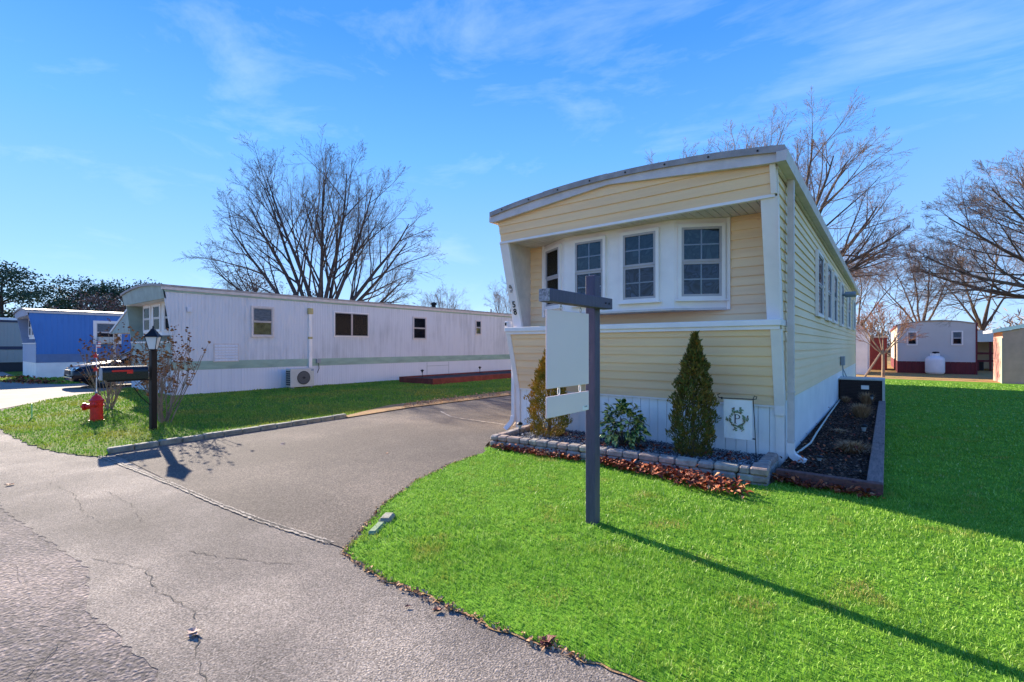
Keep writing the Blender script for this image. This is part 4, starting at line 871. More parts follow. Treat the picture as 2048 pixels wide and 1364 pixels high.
# ------------------------------------------------------------------ hanging sign
sp = thing('sign_post', 'slate blue timber sign post with overhanging arm and two blank grey-blue panels', 'sign', (-1.95, 3.57, 0))
MB().box(-1.995, -1.905, 3.525, 3.615, -.05, 2.09).build('post', M['post'], sp, bevel=.004)
MB().box(-1.903, -1.815, 2.72, 3.665, 1.808, 1.898).build('arm', M['post'], sp, bevel=.004)
MB().box(-1.901, -1.817, 2.709, 2.7185, 1.810, 1.896).build('arm_end', M['flake'], sp)
for y in (3.54, 3.60): MB().tube([(-1.814, y, 1.853), (-1.808, y, 1.853)], .008, 6).build('bolt', M['iron'], sp)
b = MB(); b.box(-1.866, -1.854, 2.74, 3.33, 1.20, 1.755); PN = b.build('panel', M['blank'], sp, bevel=.002)
b = MB(); b.box(-1.866, -1.854, 2.74, 3.33, .995, 1.145); P2 = b.build('rider_panel', M['blank'], sp, bevel=.002)
MB().box(-1.8535, -1.8525, 3.23, 3.325, 1.0, 1.035).build('white_corner', M['white'], P2)
for y in (3.26, 3.285): MB().box(-1.8515, -1.851, y, y+.012, 1.022, 1.032).build('print_mark', M['print_dark'], P2)
def ring(c, r, m, parent, name='ring', axis='X', rr=.003, st=1):
    pts = [(c[0], c[1]+math.cos(t)*r, c[2]+math.sin(t)*r*st) for t in np.linspace(0, 6.283, 13)]; return MB().tube(pts, rr, 5, cap=False).build(name, m, parent)
for y in (2.93, 3.21):
    MB().tube([(-1.86, y, 1.81), (-1.86, y, 1.79)], .0035, 5).build('hook', M['galv'], sp); ring((-1.86, y, 1.776), .014, M['galv'], sp); ring((-1.86, y, 1.752), .012, M['galv'], sp)
for y in (2.90, 3.20): ring((-1.86, y, 1.172), .013, M['white'], sp, rr=.004, st=2.3)

# ------------------------------------------------------------------ lamp post, mailbox, hydrant, stake
lp = thing('lamp_post', 'black lamp post with white glass lantern on the left lawn', 'lamp post', (-10.23, 2.67, 0), local=True)
MB().box(-.045, .045, -.045, .045, -.05, 1.42).build('post', M['dark'], lp, bevel=.004)
MB().tube([(-.0, -.05, .46), (-.0, -.19, .62), (0, -.30, .80)], .008, 5).build('brace', M['dark'], lp)
ln = MB(); ln.lathe([(.035, 1.40), (.05, 1.43), (.075, 1.445)], k=4); ln = ln.build('lantern', M['dark'], lp)
MB().lathe([(.070, 1.446), (.128, 1.66)], k=4).build('lantern_glass', M['lampglass'], ln)
for j in range(4):
    t = 2*math.pi*j/4; MB().tube([(.073*math.cos(t), .073*math.sin(t), 1.445), (.131*math.cos(t), .131*math.sin(t), 1.662)], .006, 4).build('lantern_bar', M['dark'], ln)
MB().lathe([(.150, 1.66), (.145, 1.675), (.085, 1.73), (.055, 1.77), (.035, 1.80), (.018, 1.81), (.012, 1.83), (.016, 1.845), (.003, 1.86)], k=4).build('lantern_roof', M['dark'], ln)
MB().tube([(-.19, 0, 1.655), (.19, 0, 1.655)], .006, 5).build('ladder_bar', M['galv'], ln)
lp.rotation_euler = (0, 0, rad(10))
mbx = thing('mailbox', 'long black arched mailbox with red flag fixed to the lamp post', 'mailbox', (-10.23, 2.3, .93), local=True)
prof = [(-.09, 0)]+[(math.cos(t)*.09, .13+math.sin(t)*.095) for t in np.linspace(math.pi, 0, 10)]+[(.09, 0)]
MB().poly([(x, -.34, z) for x, z in prof], (0, .62, 0)).build('body', M['car'], mbx)
MB().poly([(x*1.03, -.352, z*1.01) for x, z in prof], (0, .011, 0)).build('door', M['galv'], mbx)
MB().box(.093, .099, -.22, .06, .135, .165).add([(.093, -.02, .10), (.093, .06, .10), (.093, .06, .15), (.093, -.02, .15), (.1, -.02, .10), (.1, .06, .10), (.1, .06, .15), (.1, -.02, .15)], [(0, 3, 2, 1), (4, 5, 6, 7), (0, 1, 5, 4), (1, 2, 6, 5), (2, 3, 7, 6), (3, 0, 4, 7)]).build('flag', M['red'], mbx)
MB().box(-.05, .05, -.28, .30, -.03, 0).build('mount_board', M['dark'], mbx)
hy = thing('fire_hydrant', 'red fire hydrant standing in the olive lawn', 'hydrant', (-12.38, 2.3, 0), local=True)
MB().lathe([(.13, 0), (.13, .03), (.105, .035), (.10, .30), (.125, .31), (.125, .335), (.105, .34), (.105, .40), (.125, .405), (.125, .425), (.095, .45), (.07, .50), (.035, .525), (.022, .53), (.022, .565), (.0, .566)], k=20).build('barrel', M['red'], hy, smooth=False)
MB().lathe([(.075, -.21), (.075, -.17), (.055, -.165), (.055, 0)], (0, 0, .30), 14, 'Y').build('pumper_nozzle', M['red'], hy)
MB().lathe([(.02, -.25), (.02, -.21)], (0, 0, .30), 5, 'Y').build('nozzle_nut', M['red'], hy)
for s_ in (-1, 1): MB().lathe([(.055, s_*.10), (.055, s_*.14), (.04, s_*.145), (.018, s_*.15), (.018, s_*.17)], (0, 0, .34), 12, 'X').build('hose_nozzle', M['red'], hy)
MB().lathe([(.028, .555), (.028, .58), (.012, .60)], k=5).build('cap_nut', M['galv'], hy)
hy.rotation_euler = (0, 0, rad(-30))
mk = thing('marker_stake', 'thin pale green marker stake near the road edge of the left lawn', 'stake', (-13.81, 1.55, 0))
M['palegreen'] = mat('pale_green_paint', (.22, .60, .22), .5, .1, 10)
MB().box(-13.84, -13.79, 1.54, 1.555, 0, .31).build('blade', M['palegreen'], mk)

# ------------------------------------------------------------------ bare trees
def bare_tree(name, label, loc, height, spread, stems, seed, bark, twig, levels=4, lean=(0, 0), r0=.2, group='bare trees', trunk_h=.12, dens=1.0, droop=.0, rmin=.007):
    q = np.random.default_rng(seed); t = thing(name, label, 'tree', loc, group, local=True)
    segs = [[], []]
    def grow(p, d, length, r, lv):
        ns = [8, 6, 5, 4, 3][lv]; step = length/ns; pts = [p.copy()]; dirs = [d.copy()]; rr = [r]
        for i in range(ns):
            curve = [.055, .075, .10, .12, .12][lv]; d = d+q.normal(0, curve, 3); d[2] += [.04, .035, .02, .01, 0][lv]-droop*(lv > 0); d /= np.linalg.norm(d)
            p = p+d*step; pts.append(p.copy()); dirs.append(d.copy()); rr.append(max(rmin*.45, r*(1-(i+1)/ns*.82)))
        segs[0 if lv <= 1 else 1].append((np.array(pts), np.array(rr), [6, 5, 3, 3, 3][lv]))
        if lv >= levels: return
        nb = int([8, 8, 7, 4][lv]*dens)+1
        for k in range(nb):
            u = .22+.76*(k+q.random()*.8)/nb if lv else .28+.70*(k+q.random()*.8)/nb
            i = min(int(u*ns), ns-1); f = u*ns-i; pp = pts[i]*(1-f)+pts[i+1]*f; dd = dirs[i+1]
            ax = np.cross(dd, q.normal(0, 1, 3)); ax /= np.linalg.norm(ax); ang = rad(q.uniform(20, 46)); nd = dd*math.cos(ang)+ax*math.sin(ang)
            nl = length*((1-u*.72)*[.86, .80, .66, .6][lv])*q.uniform(.65, 1.15); nr = max(rmin, rr[i]*[.50, .42, .4, .5][lv])
            grow(pp, nd, nl, nr, lv+1)
    tp = np.array([lean[0]*.1, lean[1]*.1, height*trunk_h]); segs[0].append((np.array([[0, 0, -.1], tp*.5, tp]), np.array([r0*1.35, r0*1.05, r0]), 10))
    for k, (az, tilt, ll) in enumerate(stems):
        d = np.array([math.sin(rad(tilt))*math.cos(rad(az)), math.sin(rad(tilt))*math.sin(rad(az)), math.cos(rad(tilt))])
        grow(tp.copy(), d, height*ll, r0*.62, 0)
    for kk, (nm, m_) in enumerate((('trunk', bark), ('crown', twig))):
        VV, FF, n0 = [], [], 0
        for pts, rr, k in segs[kk]:
            m2 = len(pts); tg = np.gradient(pts, axis=0); tg /= np.linalg.norm(tg, axis=1)[:, None]+1e-9
            ref = np.array([0, 0, 1.]) if abs(tg[0][2]) < .9 else np.array([1., 0, 0]); A = np.cross(tg, ref); A /= np.linalg.norm(A, axis=1)[:, None]+1e-9; B = np.cross(tg, A)
            th = np.arange(k)*2*math.pi/k; v = pts[:, None]+(A[:, None]*np.cos(th)[None, :, None]+B[:, None]*np.sin(th)[None, :, None])*rr[:, None, None]
            VV.append(v.reshape(-1, 3)); i, j = np.meshgrid(np.arange(m2-1), np.arange(k), indexing='ij'); i = i.ravel(); j = j.ravel(); j2 = (j+1) % k
            FF.append(n0+np.stack([i*k+j, i*k+j2, (i+1)*k+j2, (i+1)*k+j], 1)); n0 += m2*k
        o = npmesh(nm, np.concatenate(VV), np.concatenate(FF), m_, t, smooth=True)
    return t
def retree(src, loc, rz, sc, label, group):
    c = copy_tree(src); c.location = loc; c.rotation_euler = (0, 0, rz); c.scale = (sc[0], sc[0], sc[1]); c['label'] = label; c['group'] = group; return c
# view-plane azimuths: +-38 deg lies across the picture
T1 = bare_tree('bare_tree', 'big many-stemmed leafless tree rising behind the long white home', (-27, 15.3, 0), 12.2, 1,
     [(218, 62, .62), (224, 50, .74), (212, 38, .80), (222, 26, .86), (205, 13, .88), (60, 5, .86), (30, 16, .88), (40, 28, .84), (36, 42, .80), (44, 56, .72), (30, 68, .58), (120, 26, .7), (310, 24, .7)], 3, M['barkdark'], M['twigdark'], 4, r0=.31, dens=.9, trunk_h=.16, rmin=.0065)
T1.scale = (.86, .86, .95)
T2 = bare_tree('bare_tree', 'wide dome-crowned leafless tree behind the yellow home', (-5.3, 34.5, 0), 14.6, 1,
     [(200, 38, .60), (215, 20, .68), (150, 22, .66), (80, 8, .72), (20, 18, .72), (45, 32, .70), (35, 50, .62), (330, 30, .6), (0, 62, .45), (20, 72, .42)], 11, M['barkbrown'], M['twigbrown'], 4, r0=.34, dens=.95, trunk_h=.30, rmin=.007)
T3 = bare_tree('bare_tree', 'leafless tree reaching in from the right edge with long level branches', (8.6, 36.5, 0), 12.5, 1,
     [(195, 82, .62), (205, 74, .66), (225, 64, .66), (190, 58, .62), (215, 46, .62), (200, 28, .6), (60, 25, .6), (20, 55, .6), (160, 40, .6)], 21, M['barkbrown'], M['twigbrown'], 4, r0=.24, dens=1.0, trunk_h=.30, rmin=.0065)
T4 = bare_tree('bare_tree', 'smaller leafless tree, left of the wide dome-crowned one behind the yellow home', (-11.6, 38, 0), 16.6, 1,
     [(200, 30, .6), (215, 12, .66), (80, 8, .68), (20, 22, .62), (40, 36, .58), (330, 30, .55)], 31, M['barkbrown'], M['twigbrown'], 4, r0=.22, dens=.8, trunk_h=.25, rmin=.010)
grp = 'bare trees beyond the grey home'
for i, (x, y, rz, s_, lb) in enumerate(((-2.2, 52, 1, (.8, .72), 'leafless tree beyond the arched white shed'), (2.5, 58, 2.2, (.85, .78), 'leafless tree behind the left half of the grey home'),
        (7.0, 62, 3.5, (.95, .82), 'leafless tree behind the right half of the grey home'), (12.5, 60, 4.4, (.9, .80), 'leafless tree behind the tan shed'),
        (-5.5, 66, 5.1, (1.0, .80), 'farthest leafless tree seen over the rear of the yellow home'), (18, 66, .4, (1.0, .85), 'far leafless tree at the right edge of the photo'))):
    retree(T4, (x, y, 0), rz, (s_[0]*.9, s_[1]*.88), lb, grp)
g2 = 'small far trees over the white home roof'
retree(T4, (-62, 27, 0), 1.3, (.7, .62), 'faint small bare tree left of the big many-stemmed tree', g2)
retree(T4, (-42, 40, 0), 2.9, (.62, .52), 'small bare tree right of the big many-stemmed tree', g2)
retree(T4, (-38, 47, 0), 4.0, (.55, .60), 'small bare tree nearest the left corner of the yellow home roof', g2)
# young staked tree at the back of the lawn
T5 = bare_tree('young_tree', 'small reddish-twigged young tree held by stakes at the back of the lawn', (-.15, 29.0, 0), 3.4, 1,
     [(200, 32, .6), (20, 30, .6), (90, 14, .66), (215, 12, .66), (40, 48, .55), (190, 50, .5)], 41, M['barktan'], M['twigred'], 3, r0=.06, dens=.75, trunk_h=.32, rmin=.008, group='')
stk = thing('tree_stake', 'pale leaning stake propping the young tree', 'stake', (-.75, 28.6, 0))
MB().tube([(-.85, 28.4, 0), (-.25, 28.8, 1.15)], .045, 6).build('pole', M['barktan'], stk)
# leafy brownish tree mass pieces and evergreens at the left
def evergreen(loc, h, r, n_, label, m, seed, shape='cone', bark='barkdark', grp='evergreens beyond the blue home', trunk_frac=.1, name='evergreen_tree', cat='tree', leafsz=(.06, .17)):
    t = thing(name, label, cat, loc, grp, local=True); q = np.random.default_rng(seed)
    MB().tube([(0, 0, -.1), (.1, .05, h*.5), (.0, .1, h*.92)], [r*.07, r*.05, .02], 7).build('trunk', M[bark], t)
    nc = 70; ct = trunk_frac+(1-trunk_frac)*q.random(nc)
    if shape == 'cone': pr = 1-ct*.88
    elif shape == 'round': pr = np.sqrt(np.clip(1-((ct-.6)/.45)**2, .02, 1))
    else: pr = np.interp(ct, [0, .35, .6, .85, 1], [.3, .6, 1, .8, .25])
    ca = q.uniform(0, 6.283, nc); cr_ = r*pr*q.uniform(.35, 1, nc); cc = np.stack([np.cos(ca)*cr_, np.sin(ca)*cr_, ct*h], 1)
    br = MB()
    for k in range(0, nc, 2): br.tube([(0, .05, cc[k][2]*.86), tuple(cc[k])], [.05, .015], 4)
    br.build('branches', M[bark], t)
    w_ = q.integers(0, nc, n_); C = cc[w_]+q.normal(0, 1, (n_, 3))*np.array([.17, .17, .085 if shape != 'cone' else .13])*r
    s_ = q.uniform(leafsz[0], leafsz[1], n_); d = q.normal(0, 1, (n_, 3)); d /= np.linalg.norm(d, axis=1)[:, None]; w2 = np.cross(d, q.normal(0, 1, (n_, 3))); w2 /= np.linalg.norm(w2, axis=1)[:, None]
    v = np.stack([C-d*s_[:, None], C+w2*s_[:, None]*.45, C+d*s_[:, None], C-w2*s_[:, None]*.45], 1).reshape(-1, 3)
    o = npmesh('crown', v, np.arange(n_*4).reshape(-1, 4), m, t); return t
evergreen((-54, 4.3, 0), 7.6, 3.4, 6000, 'tall open-crowned pine at the far left edge', M['conifer'], 1, 'pine', trunk_frac=.45)
evergreen((-58, 9.6, 0), 7.4, 3.0, 11000, 'dark dense conifer rising just right of the pine', M['conifer'], 2, 'round')
evergreen((-57, 13.4, 0), 7.6, 3.0, 11000, 'tallest dark conifer in the middle of the clump', M['conifer'], 3, 'round')
evergreen((-59, 17.8, 0), 7.0, 2.7, 9000, 'dark conifer at the right of the clump over the blue roof', M['conifer'], 4, 'round')
evergreen((-60, 21.6, 0), 6.6, 1.7, 4000, 'small pointed conifer next to the slanted roof of the white home', M['conifer'], 5, 'cone')
for i, (x, y, h, lb) in enumerate(((-50, 9.5, 5.6, 'brown bushy tree below the pine over the blue home'), (-50, 13.5, 5.3, 'brown bushy tree in the centre over the blue home'), (-51, 17.0, 4.9, 'brown bushy tree at the right end of the blue home roof'))):
    evergreen((x, y, 0), h, 3.0, 5000, lb, M['brownleaf'], 20+i, 'round', 'barkbrown', 'brown bushy trees over the blue home', name='bushy_tree', leafsz=(.05, .16))
evergreen((-40, 17.2, 0), 7.2, 2.7, 2600, 'brown-leaved round tree behind the left foot of the big bare tree', M['brownleaf'], 31, 'round', 'barkbrown', 'brown round trees behind the white home', name='round_tree', leafsz=(.05, .12))
evergreen((-41, 22.0, 0), 6.4, 2.6, 2000, 'brown-leaved round tree tucked behind the trunks of the big bare tree', M['brownleaf'], 32, 'round', 'barkbrown', 'brown round trees behind the white home', name='round_tree', leafsz=(.05, .12))
# distant low belt of woods along the horizon
def belt(name, p0, p1, h, n_, m, label, seed):
    q = np.random.default_rng(seed); t = q.random(n_); x = p0[0]+(p1[0]-p0[0])*t; y = p0[1]+(p1[1]-p0[1])*t
    hh = h*(.65+.25*np.sin(t*37)+.12*np.sin(t*91+2)); z = q.random(n_)**.8*hh; C = np.stack([x+q.normal(0, 2, n_), y+q.normal(0, 2, n_), z], 1)
    s_ = q.uniform(.2, .9, n_); d = q.normal(0, 1, (n_, 3)); d[:, 2] += 1; d /= np.linalg.norm(d, axis=1)[:, None]; w2 = np.cross(d, q.normal(0, 1, (n_, 3))); w2 /= np.linalg.norm(w2, axis=1)[:, None]
    v = np.stack([C-d*s_[:, None], C+w2*s_[:, None]*.10, C+d*s_[:, None], C-w2*s_[:, None]*.10], 1).reshape(-1, 3)
    return tag(npmesh(name, v, np.arange(n_*4).reshape(-1, 4), m), label, 'woods', kind='stuff')
belt('distant_woods', (-60, 95), (80, 85), 6.5, 26000, M['twigbrown'], 'low brown belt of leafless woods on the horizon at the right', 1)
belt('distant_woods', (-150, 0), (-60, 95), 6.5, 14000, M['twigdark'], 'low dark belt of woods on the horizon at the left', 2)

# thin hydrangea-like shrubs on the left lawn
def thin_shrub(loc, h, n_, label, seed, spread=.5):
    t = thing('leafless_shrub', label, 'shrub', loc, 'thin leafless shrubs on the left lawn', local=True); r = random.Random(seed); st, hd = MB(), MB()
    def tw(p, d, l_, rr, lv):
        P = [Vector(p)]; d = Vector(d).normalized()
        for i in range(4): d = (d+Vector((r.gauss(0, .09), r.gauss(0, .09), r.gauss(.05, .05)))).normalized(); P.append(P[-1]+d*l_/4)
        st.tube(P, [rr*(1-.18*i) for i in range(5)], 4)
        if lv < 2:
            for k in range(3 if lv == 0 else 2):
                i = r.choice((1, 2, 3)); dd = (d+Vector((r.gauss(0, .5), r.gauss(0, .5), .25))).normalized(); tw(P[i], dd, l_*.55, rr*.6, lv+1)
        if lv >= 1 or r.random() < .5:
            for k in range(4):
                c = P[-1]+Vector((r.gauss(0, .02), r.gauss(0, .02), r.gauss(0, .03))); s_ = r.uniform(.014, .03)
                hd.add([c+V(s_, 0, 0), c+V(-s_, 0, 0), c+V(0, s_, 0), c+V(0, -s_, 0), c+V(0, 0, s_*.7), c+V(0, 0, -s_*.7)], [(0, 2, 4), (2, 1, 4), (1, 3, 4), (3, 0, 4), (2, 0, 5), (1, 2, 5), (3, 1, 5), (0, 3, 5)])
    for k in range(n_):
        a = r.uniform(0, 6.283); tw((r.uniform(-.08, .08), r.uniform(-.08, .08), 0), (math.cos(a)*spread, math.sin(a)*spread, 1), h*r.uniform(.6, .85), .014, 0)
    st.build('stems', M['shrubstem'], t, fix=False); o = hd.build('flower_heads', M['seedhead'], t, fix=False); o['kind'] = 'stuff'
    return t
thin_shrub((-14.4, 2.9, 0), 1.75, 15, 'leafless shrub with brown seed heads behind the red hydrant', 1, .42)
thin_shrub((-11.0, 3.05, 0), 1.75, 13, 'leafless shrub with brown seed heads behind the lamp post', 2, .42)
thin_shrub((-12.9, 3.5, 0), 1.65, 10, 'leafless shrub with rusty heads between hydrant and lamp post, farther back', 5, .38)
fs = thing('flag_stake', 'thin white stake with a tiny striped flag and red stars, behind the hydrant', 'flag', (-14.0, 2.6, 0), local=True)
MB().tube([(0, 0, 0), (0, 0, 1.62)], .010, 5).build('pole', M['white'], fs)
M['flagblue'] = mat('flag_blue', (.02, .03, .2), .7, .1, 5)
b = MB(); b.box(.01, .03, .0, .006, 1.46, 1.60)
for k in range(5): MB().box(-.01, .22, -.003, .003, 1.46+k*.028, 1.488+k*.028).build('flag_stripe', M['red'] if k % 2 == 0 else M['white'], fs)
MB().box(-.012, .08, -.005, .005, 1.53, 1.60).build('flag_canton', M['flagblue'], fs)
for z, m_ in ((1.28, 'red'), (.98, 'red')):
    pts = []
    for k in range(10):
        t = math.pi/2+k*math.pi/5; rr = .07 if k % 2 == 0 else .03; pts.append((rr*math.cos(t)*.785, -.012+rr*math.cos(t)*.62, z+rr*math.sin(t)))
    MB().poly(pts, (.004, -.008, 0)).build('star', M[m_], fs)
fs.rotation_euler = (0, 0, rad(8))

# ------------------------------------------------------------------ neighbouring slanted-front homes
def slant_home(name, label, cat, xr, xl, y0, y1, hz, wallm, skirtm, frontm, bandm, bz, roofrise=.14, lean=.42, zledge=1.6, bwm='white', zover=2.92):
    t = thing(name, label, cat, ((xr+xl)/2, y0, 0)); xc = (xr+xl)/2; hw = (xr-xl)/2
    def ar(x): return hz+roofrise*(1-((x-xc)/hw)**2)
    yt = y0-lean*.62     # top of slanted front
    zb0, zb1 = bz
    # side wall facing +X
    side = [(xr, y0, zb1), (xr, y0, zledge), (xr, yt, hz-.02), (xr, y1, hz-.02), (xr, y1, zb1)]
    MB().poly(side, (-.05, 0, 0)).build('side_wall', wallm, t)
    MB().box(xr-.045, xr+.004, y0-.002, y1, zb0, zb1).build('band', bandm, t)
    MB().box(xr-.05, xr-.004, y0, y1, 0, zb0).build('skirt', skirtm, t)
    # left wall, back
    MB().box(xl, xl+.05, y0, y1, 0, hz).build('left_wall', wallm, t); MB().box(xl, xr-.051, y1-.05, y1, 0, hz).build('back_wall', wallm, t)
    # lower front
    MB().box(xl+.051, xr-.051, y0, y0+.04, 0, zb0).build('front_skirt', skirtm, t)
    i = 0; z = zb0
    while z < zledge-.02:
        z1 = min(z+.125, zledge); MB().add([(xl+.05, y0, z), (xr-.05, y0, z), (xr-.05, y0-.014, z), (xl+.05, y0-.014, z), (xl+.05, y0, z1), (xr-.05, y0, z1)], [(0, 1, 2, 3), (3, 2, 5, 4)]).build('siding_plank', frontm, t); z += .125
    MB().box(xl, xr-.051, y0-.03, y0+.62, zledge, zledge+.05).build('ledge', M[bwm], t)
    # recess wall, slanted left cheek
    MB().box(xl+.05, xr-.055, y0+.58, y0+.62, zledge+.05, zover).build('recess_wall', frontm, t)
    yo = y0-(zover-zledge)/(hz-zledge)*(y0-yt)
    MB().poly([(xl-.003, y0-.01, zledge+.05), (xl-.003, y0+.575, zledge+.05), (xl-.003, y0+.575, zover-.015), (xl-.003, yo+.05, zover-.015)], (.056, 0, 0)).build('cheek', frontm, t)
    # upper front panel, curved head
    nn = 12; vs = []; f_ = []
    for k in range(nn+1):
        x = xl+(xr-xl-.0)*k/nn; vs += [(x, yo-.01, zover), (x, yt-.01, ar(x)-.03), (x, yt+.04, ar(x)-.03), (x, yo+.04, zover)]
        if k: a = 4*(k-1); b_ = a+4; f_ += [(a, a+1, b_+1, b_), (a+1, a+2, b_+2, b_+1), (a+2, a+3, b_+3, b_+2), (a+3, a, b_, b_+3)]
    f_ += [(0, 3, 2, 1), (4*nn, 4*nn+1, 4*nn+2, 4*nn+3)]; MB().add(vs, f_).build('front_panel', frontm, t)
    MB().box(xl+.02, xr-.055, yo+.045, y0+.58, zover-.012, zover).build('soffit', M[bwm], t)
    # roof
    vs = []; f_ = []
    for k in range(nn+1):
        x = xl-.05+(xr-xl+.10)*k/nn; zt = ar(max(xl, min(xr, x)))
        vs += [(x, yt-.05, zt), (x, y1+.05, zt), (x, y1+.05, zt-.07), (x, yt-.05, zt-.07)]
        if k: a = 4*(k-1); b_ = a+4; f_ += [(a, a+1, b_+1, b_), (a+1, a+2, b_+2, b_+1), (a+2, a+3, b_+3, b_+2), (a+3, a, b_, b_+3)]
    f_ += [(0, 3, 2, 1), (4*nn, 4*nn+1, 4*nn+2, 4*nn+3)]; MB().add(vs, f_).build('roof', M['roofgrey'], t)
    MB().box(xr+.001, xr+.045, yt-.03, y1, hz-.15, hz-.065).build('eave_rail', M['cream'], t)
    # bay window
    zb, zt = zledge+.25, zover-.012; A = [(xl+.25, y0+.58), (xl+.85, y0+.14), (xr-1.45, y0+.14), (xr-.62, y0+.58)]
    MB().poly([(x, y, zb) for x, y in A], (0, 0, zt-zb)).build('bay', M[bwm], t)
    wz0, wz1 = zb+.12, zt-.05
    def fc(a, b, lo, hi, cm): a, b = Vector((*a, 0)), Vector((*b, 0)); u = (b-a).normalized(); window(t, a+u*lo, u, hi-lo, wz0, wz1, trim=.05, depth=.04, grid=False, upper=cm, lower=cm, frame='cream')
    fc(A[0], A[1], .08, .68, 'blind'); fc(A[1], A[2], .10, .85, 'blind'); ww = (Vector(A[2])-Vector(A[1])).length; fc(A[1], A[2], ww-.85, ww-.1, 'darkroom'); fc(A[2], A[3], .06, .86, 'darkroom')
    MB().box(xr-.05, xr+.0, y0+.0, y0+.0005, 0, 0.001)
    return t
WH = slant_home('white_home', 'long white ribbed-metal mobile home with a green band, slanted front and bay window', 'mobile home', -16.82, -21.1, 4.87, 22.8, 3.33,
                M['whitemetal'], M['whitemetal_low'], M['greytan'], M['green_band'], (.76, 1.03), lean=.42)
MB().box(-16.819, -16.80, 4.65, 22.8, 3.12, 3.17).build('eave_band', M['green_band'], WH)
MB().box(-16.816, -16.81, 4.87, 22.8, .885, .897).build('band_ridge', M['green_band'], WH)
window(WH, (-16.82, 7.10), (0, 1, 0), .76, 1.80, 2.86, trim=.06, depth=.05, grid=False, upper='blind', lower='goldcloth', frame='taupe', trimmat='cream')
window(WH, (-16.82, 10.15), (0, 1, 0), 1.58, 1.86, 2.84, trim=.03, depth=.035, grid=False, upper='darkroom', lower='darkroom', frame='taupe', trimmat='white', split='v')
window(WH, (-16.82, 14.05), (0, 1, 0), .80, 1.80, 2.83, trim=.04, depth=.04, grid=False, upper='darkroom', lower='darkroom', frame='taupe', trimmat='cream')
window(WH, (-16.82, 18.2), (0, 1, 0), .46, 2.08, 2.85, trim=.04, depth=.04, grid=False, upper='darkroom', lower='goldcloth', frame='taupe', trimmat='cream')
vt = MB().box(-16.82, -16.80, 5.97, 6.72, .99, 1.58).build('wall_vent', M['cream'], WH)
for k in range(6): MB().obox((-16.80, 6.0, 1.03+k*.09), (0, .69, 0), (.014, 0, -.02), (0, 0, .055)).build('vent_slat', M['whitemetal_low'], vt)
pp = MB(); pp.box(-16.82, -16.74, 9.12, 9.24, .70, 2.72); pp = pp.build('pipe_cover', M['white'], WH)
MB().box(-16.82, -16.72, 9.08, 9.28, 2.68, 2.9).build('cover_cap', M['pot'], pp, bevel=.02)
MB().box(-16.82, -16.735, 9.11, 9.25, 1.76, 1.84).build('cover_clip', M['pot'], pp)
MB().box(-16.82, -16.74, 9.42, 9.58, .86, 1.02).build('switch_box', M['galv'], WH)
MB().tube([(-16.76, 9.5, .86), (-16.76, 9.52, .66), (-16.74, 9.44, .5)], .012, 5).build('conduit', M['dark'], WH)
MB().box(-16.81, -16.76, 5.24, 5.36, 2.55, 2.70).build('old_socket_plate', M['whitemetal_low'], WH)
MB().lathe([(.11, 3.3), (.11, 3.58), (.17, 3.6), (.15, 3.68), (.03, 3.72)], (-18.0, 16.4, 0), 12).build('roof_vent', M['dark'], WH)
MB().lathe([(.13, 3.3), (.13, 3.45), (.15, 3.46), (.02, 3.5)], (-18.6, 6.0, 0), 12).build('roof_vent', M['white'], WH)
MB().lathe([(.05, 3.3), (.05, 3.62)], (-17.8, 20.6, 0), 8).build('roof_vent', M['galv'], WH)
# door-like outline in the skirt
for a in ((-16.82, 14.9, .02), (-16.82, 16.3, .02)): MB().box(a[0], a[0]+.01, a[1], a[1]+.012, .02, .74).build('hatch_seam', M['galv'], WH)
MB().box(-16.82, -16.808, 14.912, 16.3, .56, .575).build('hatch_seam', M['galv'], WH)
hp = thing('heat_pump', 'cream outdoor heat pump unit with round fan grille beside the white home', 'heat pump', (-16.3, 8.6, 0))
MB().box(-16.55, -16.2, 8.15, 9.02, .06, .70).build('body', M['acwhite'], hp, bevel=.012)
MB().lathe([(.235, -16.2), (.24, -16.185), (.21, -16.18)], (0, 8.62, .38), 24, 'X').build('fan_grille', M['acdark'], hp)
for k in range(11):
    y = 8.43+k*.038; hh = math.sqrt(max(0, .215**2-(y-8.62)**2)); MB().box(-16.178, -16.172, y-.004, y+.004, .38-hh, .38+hh).build('grille_bar', M['galv'], hp)
MB().lathe([(.05, -16.178), (.04, -16.166)], (0, 8.62, .38), 12, 'X').build('hub', M['acdark'], hp)
for i in range(7):
    for j in range(2): MB().box(-16.5+j*.15, -16.38+j*.15, 8.14, 8.148, .13+i*.075, .185+i*.075).build('side_slot', M['acdark'], hp)
MB().box(-16.2, -16.19, 8.90, 8.99, .62, .66).build('maker_plate', M['bluelow'], hp)
for y in (8.22, 8.88): MB().box(-16.52, -16.2, y, y+.06, 0, .06).build('foot', M['galv'], hp)
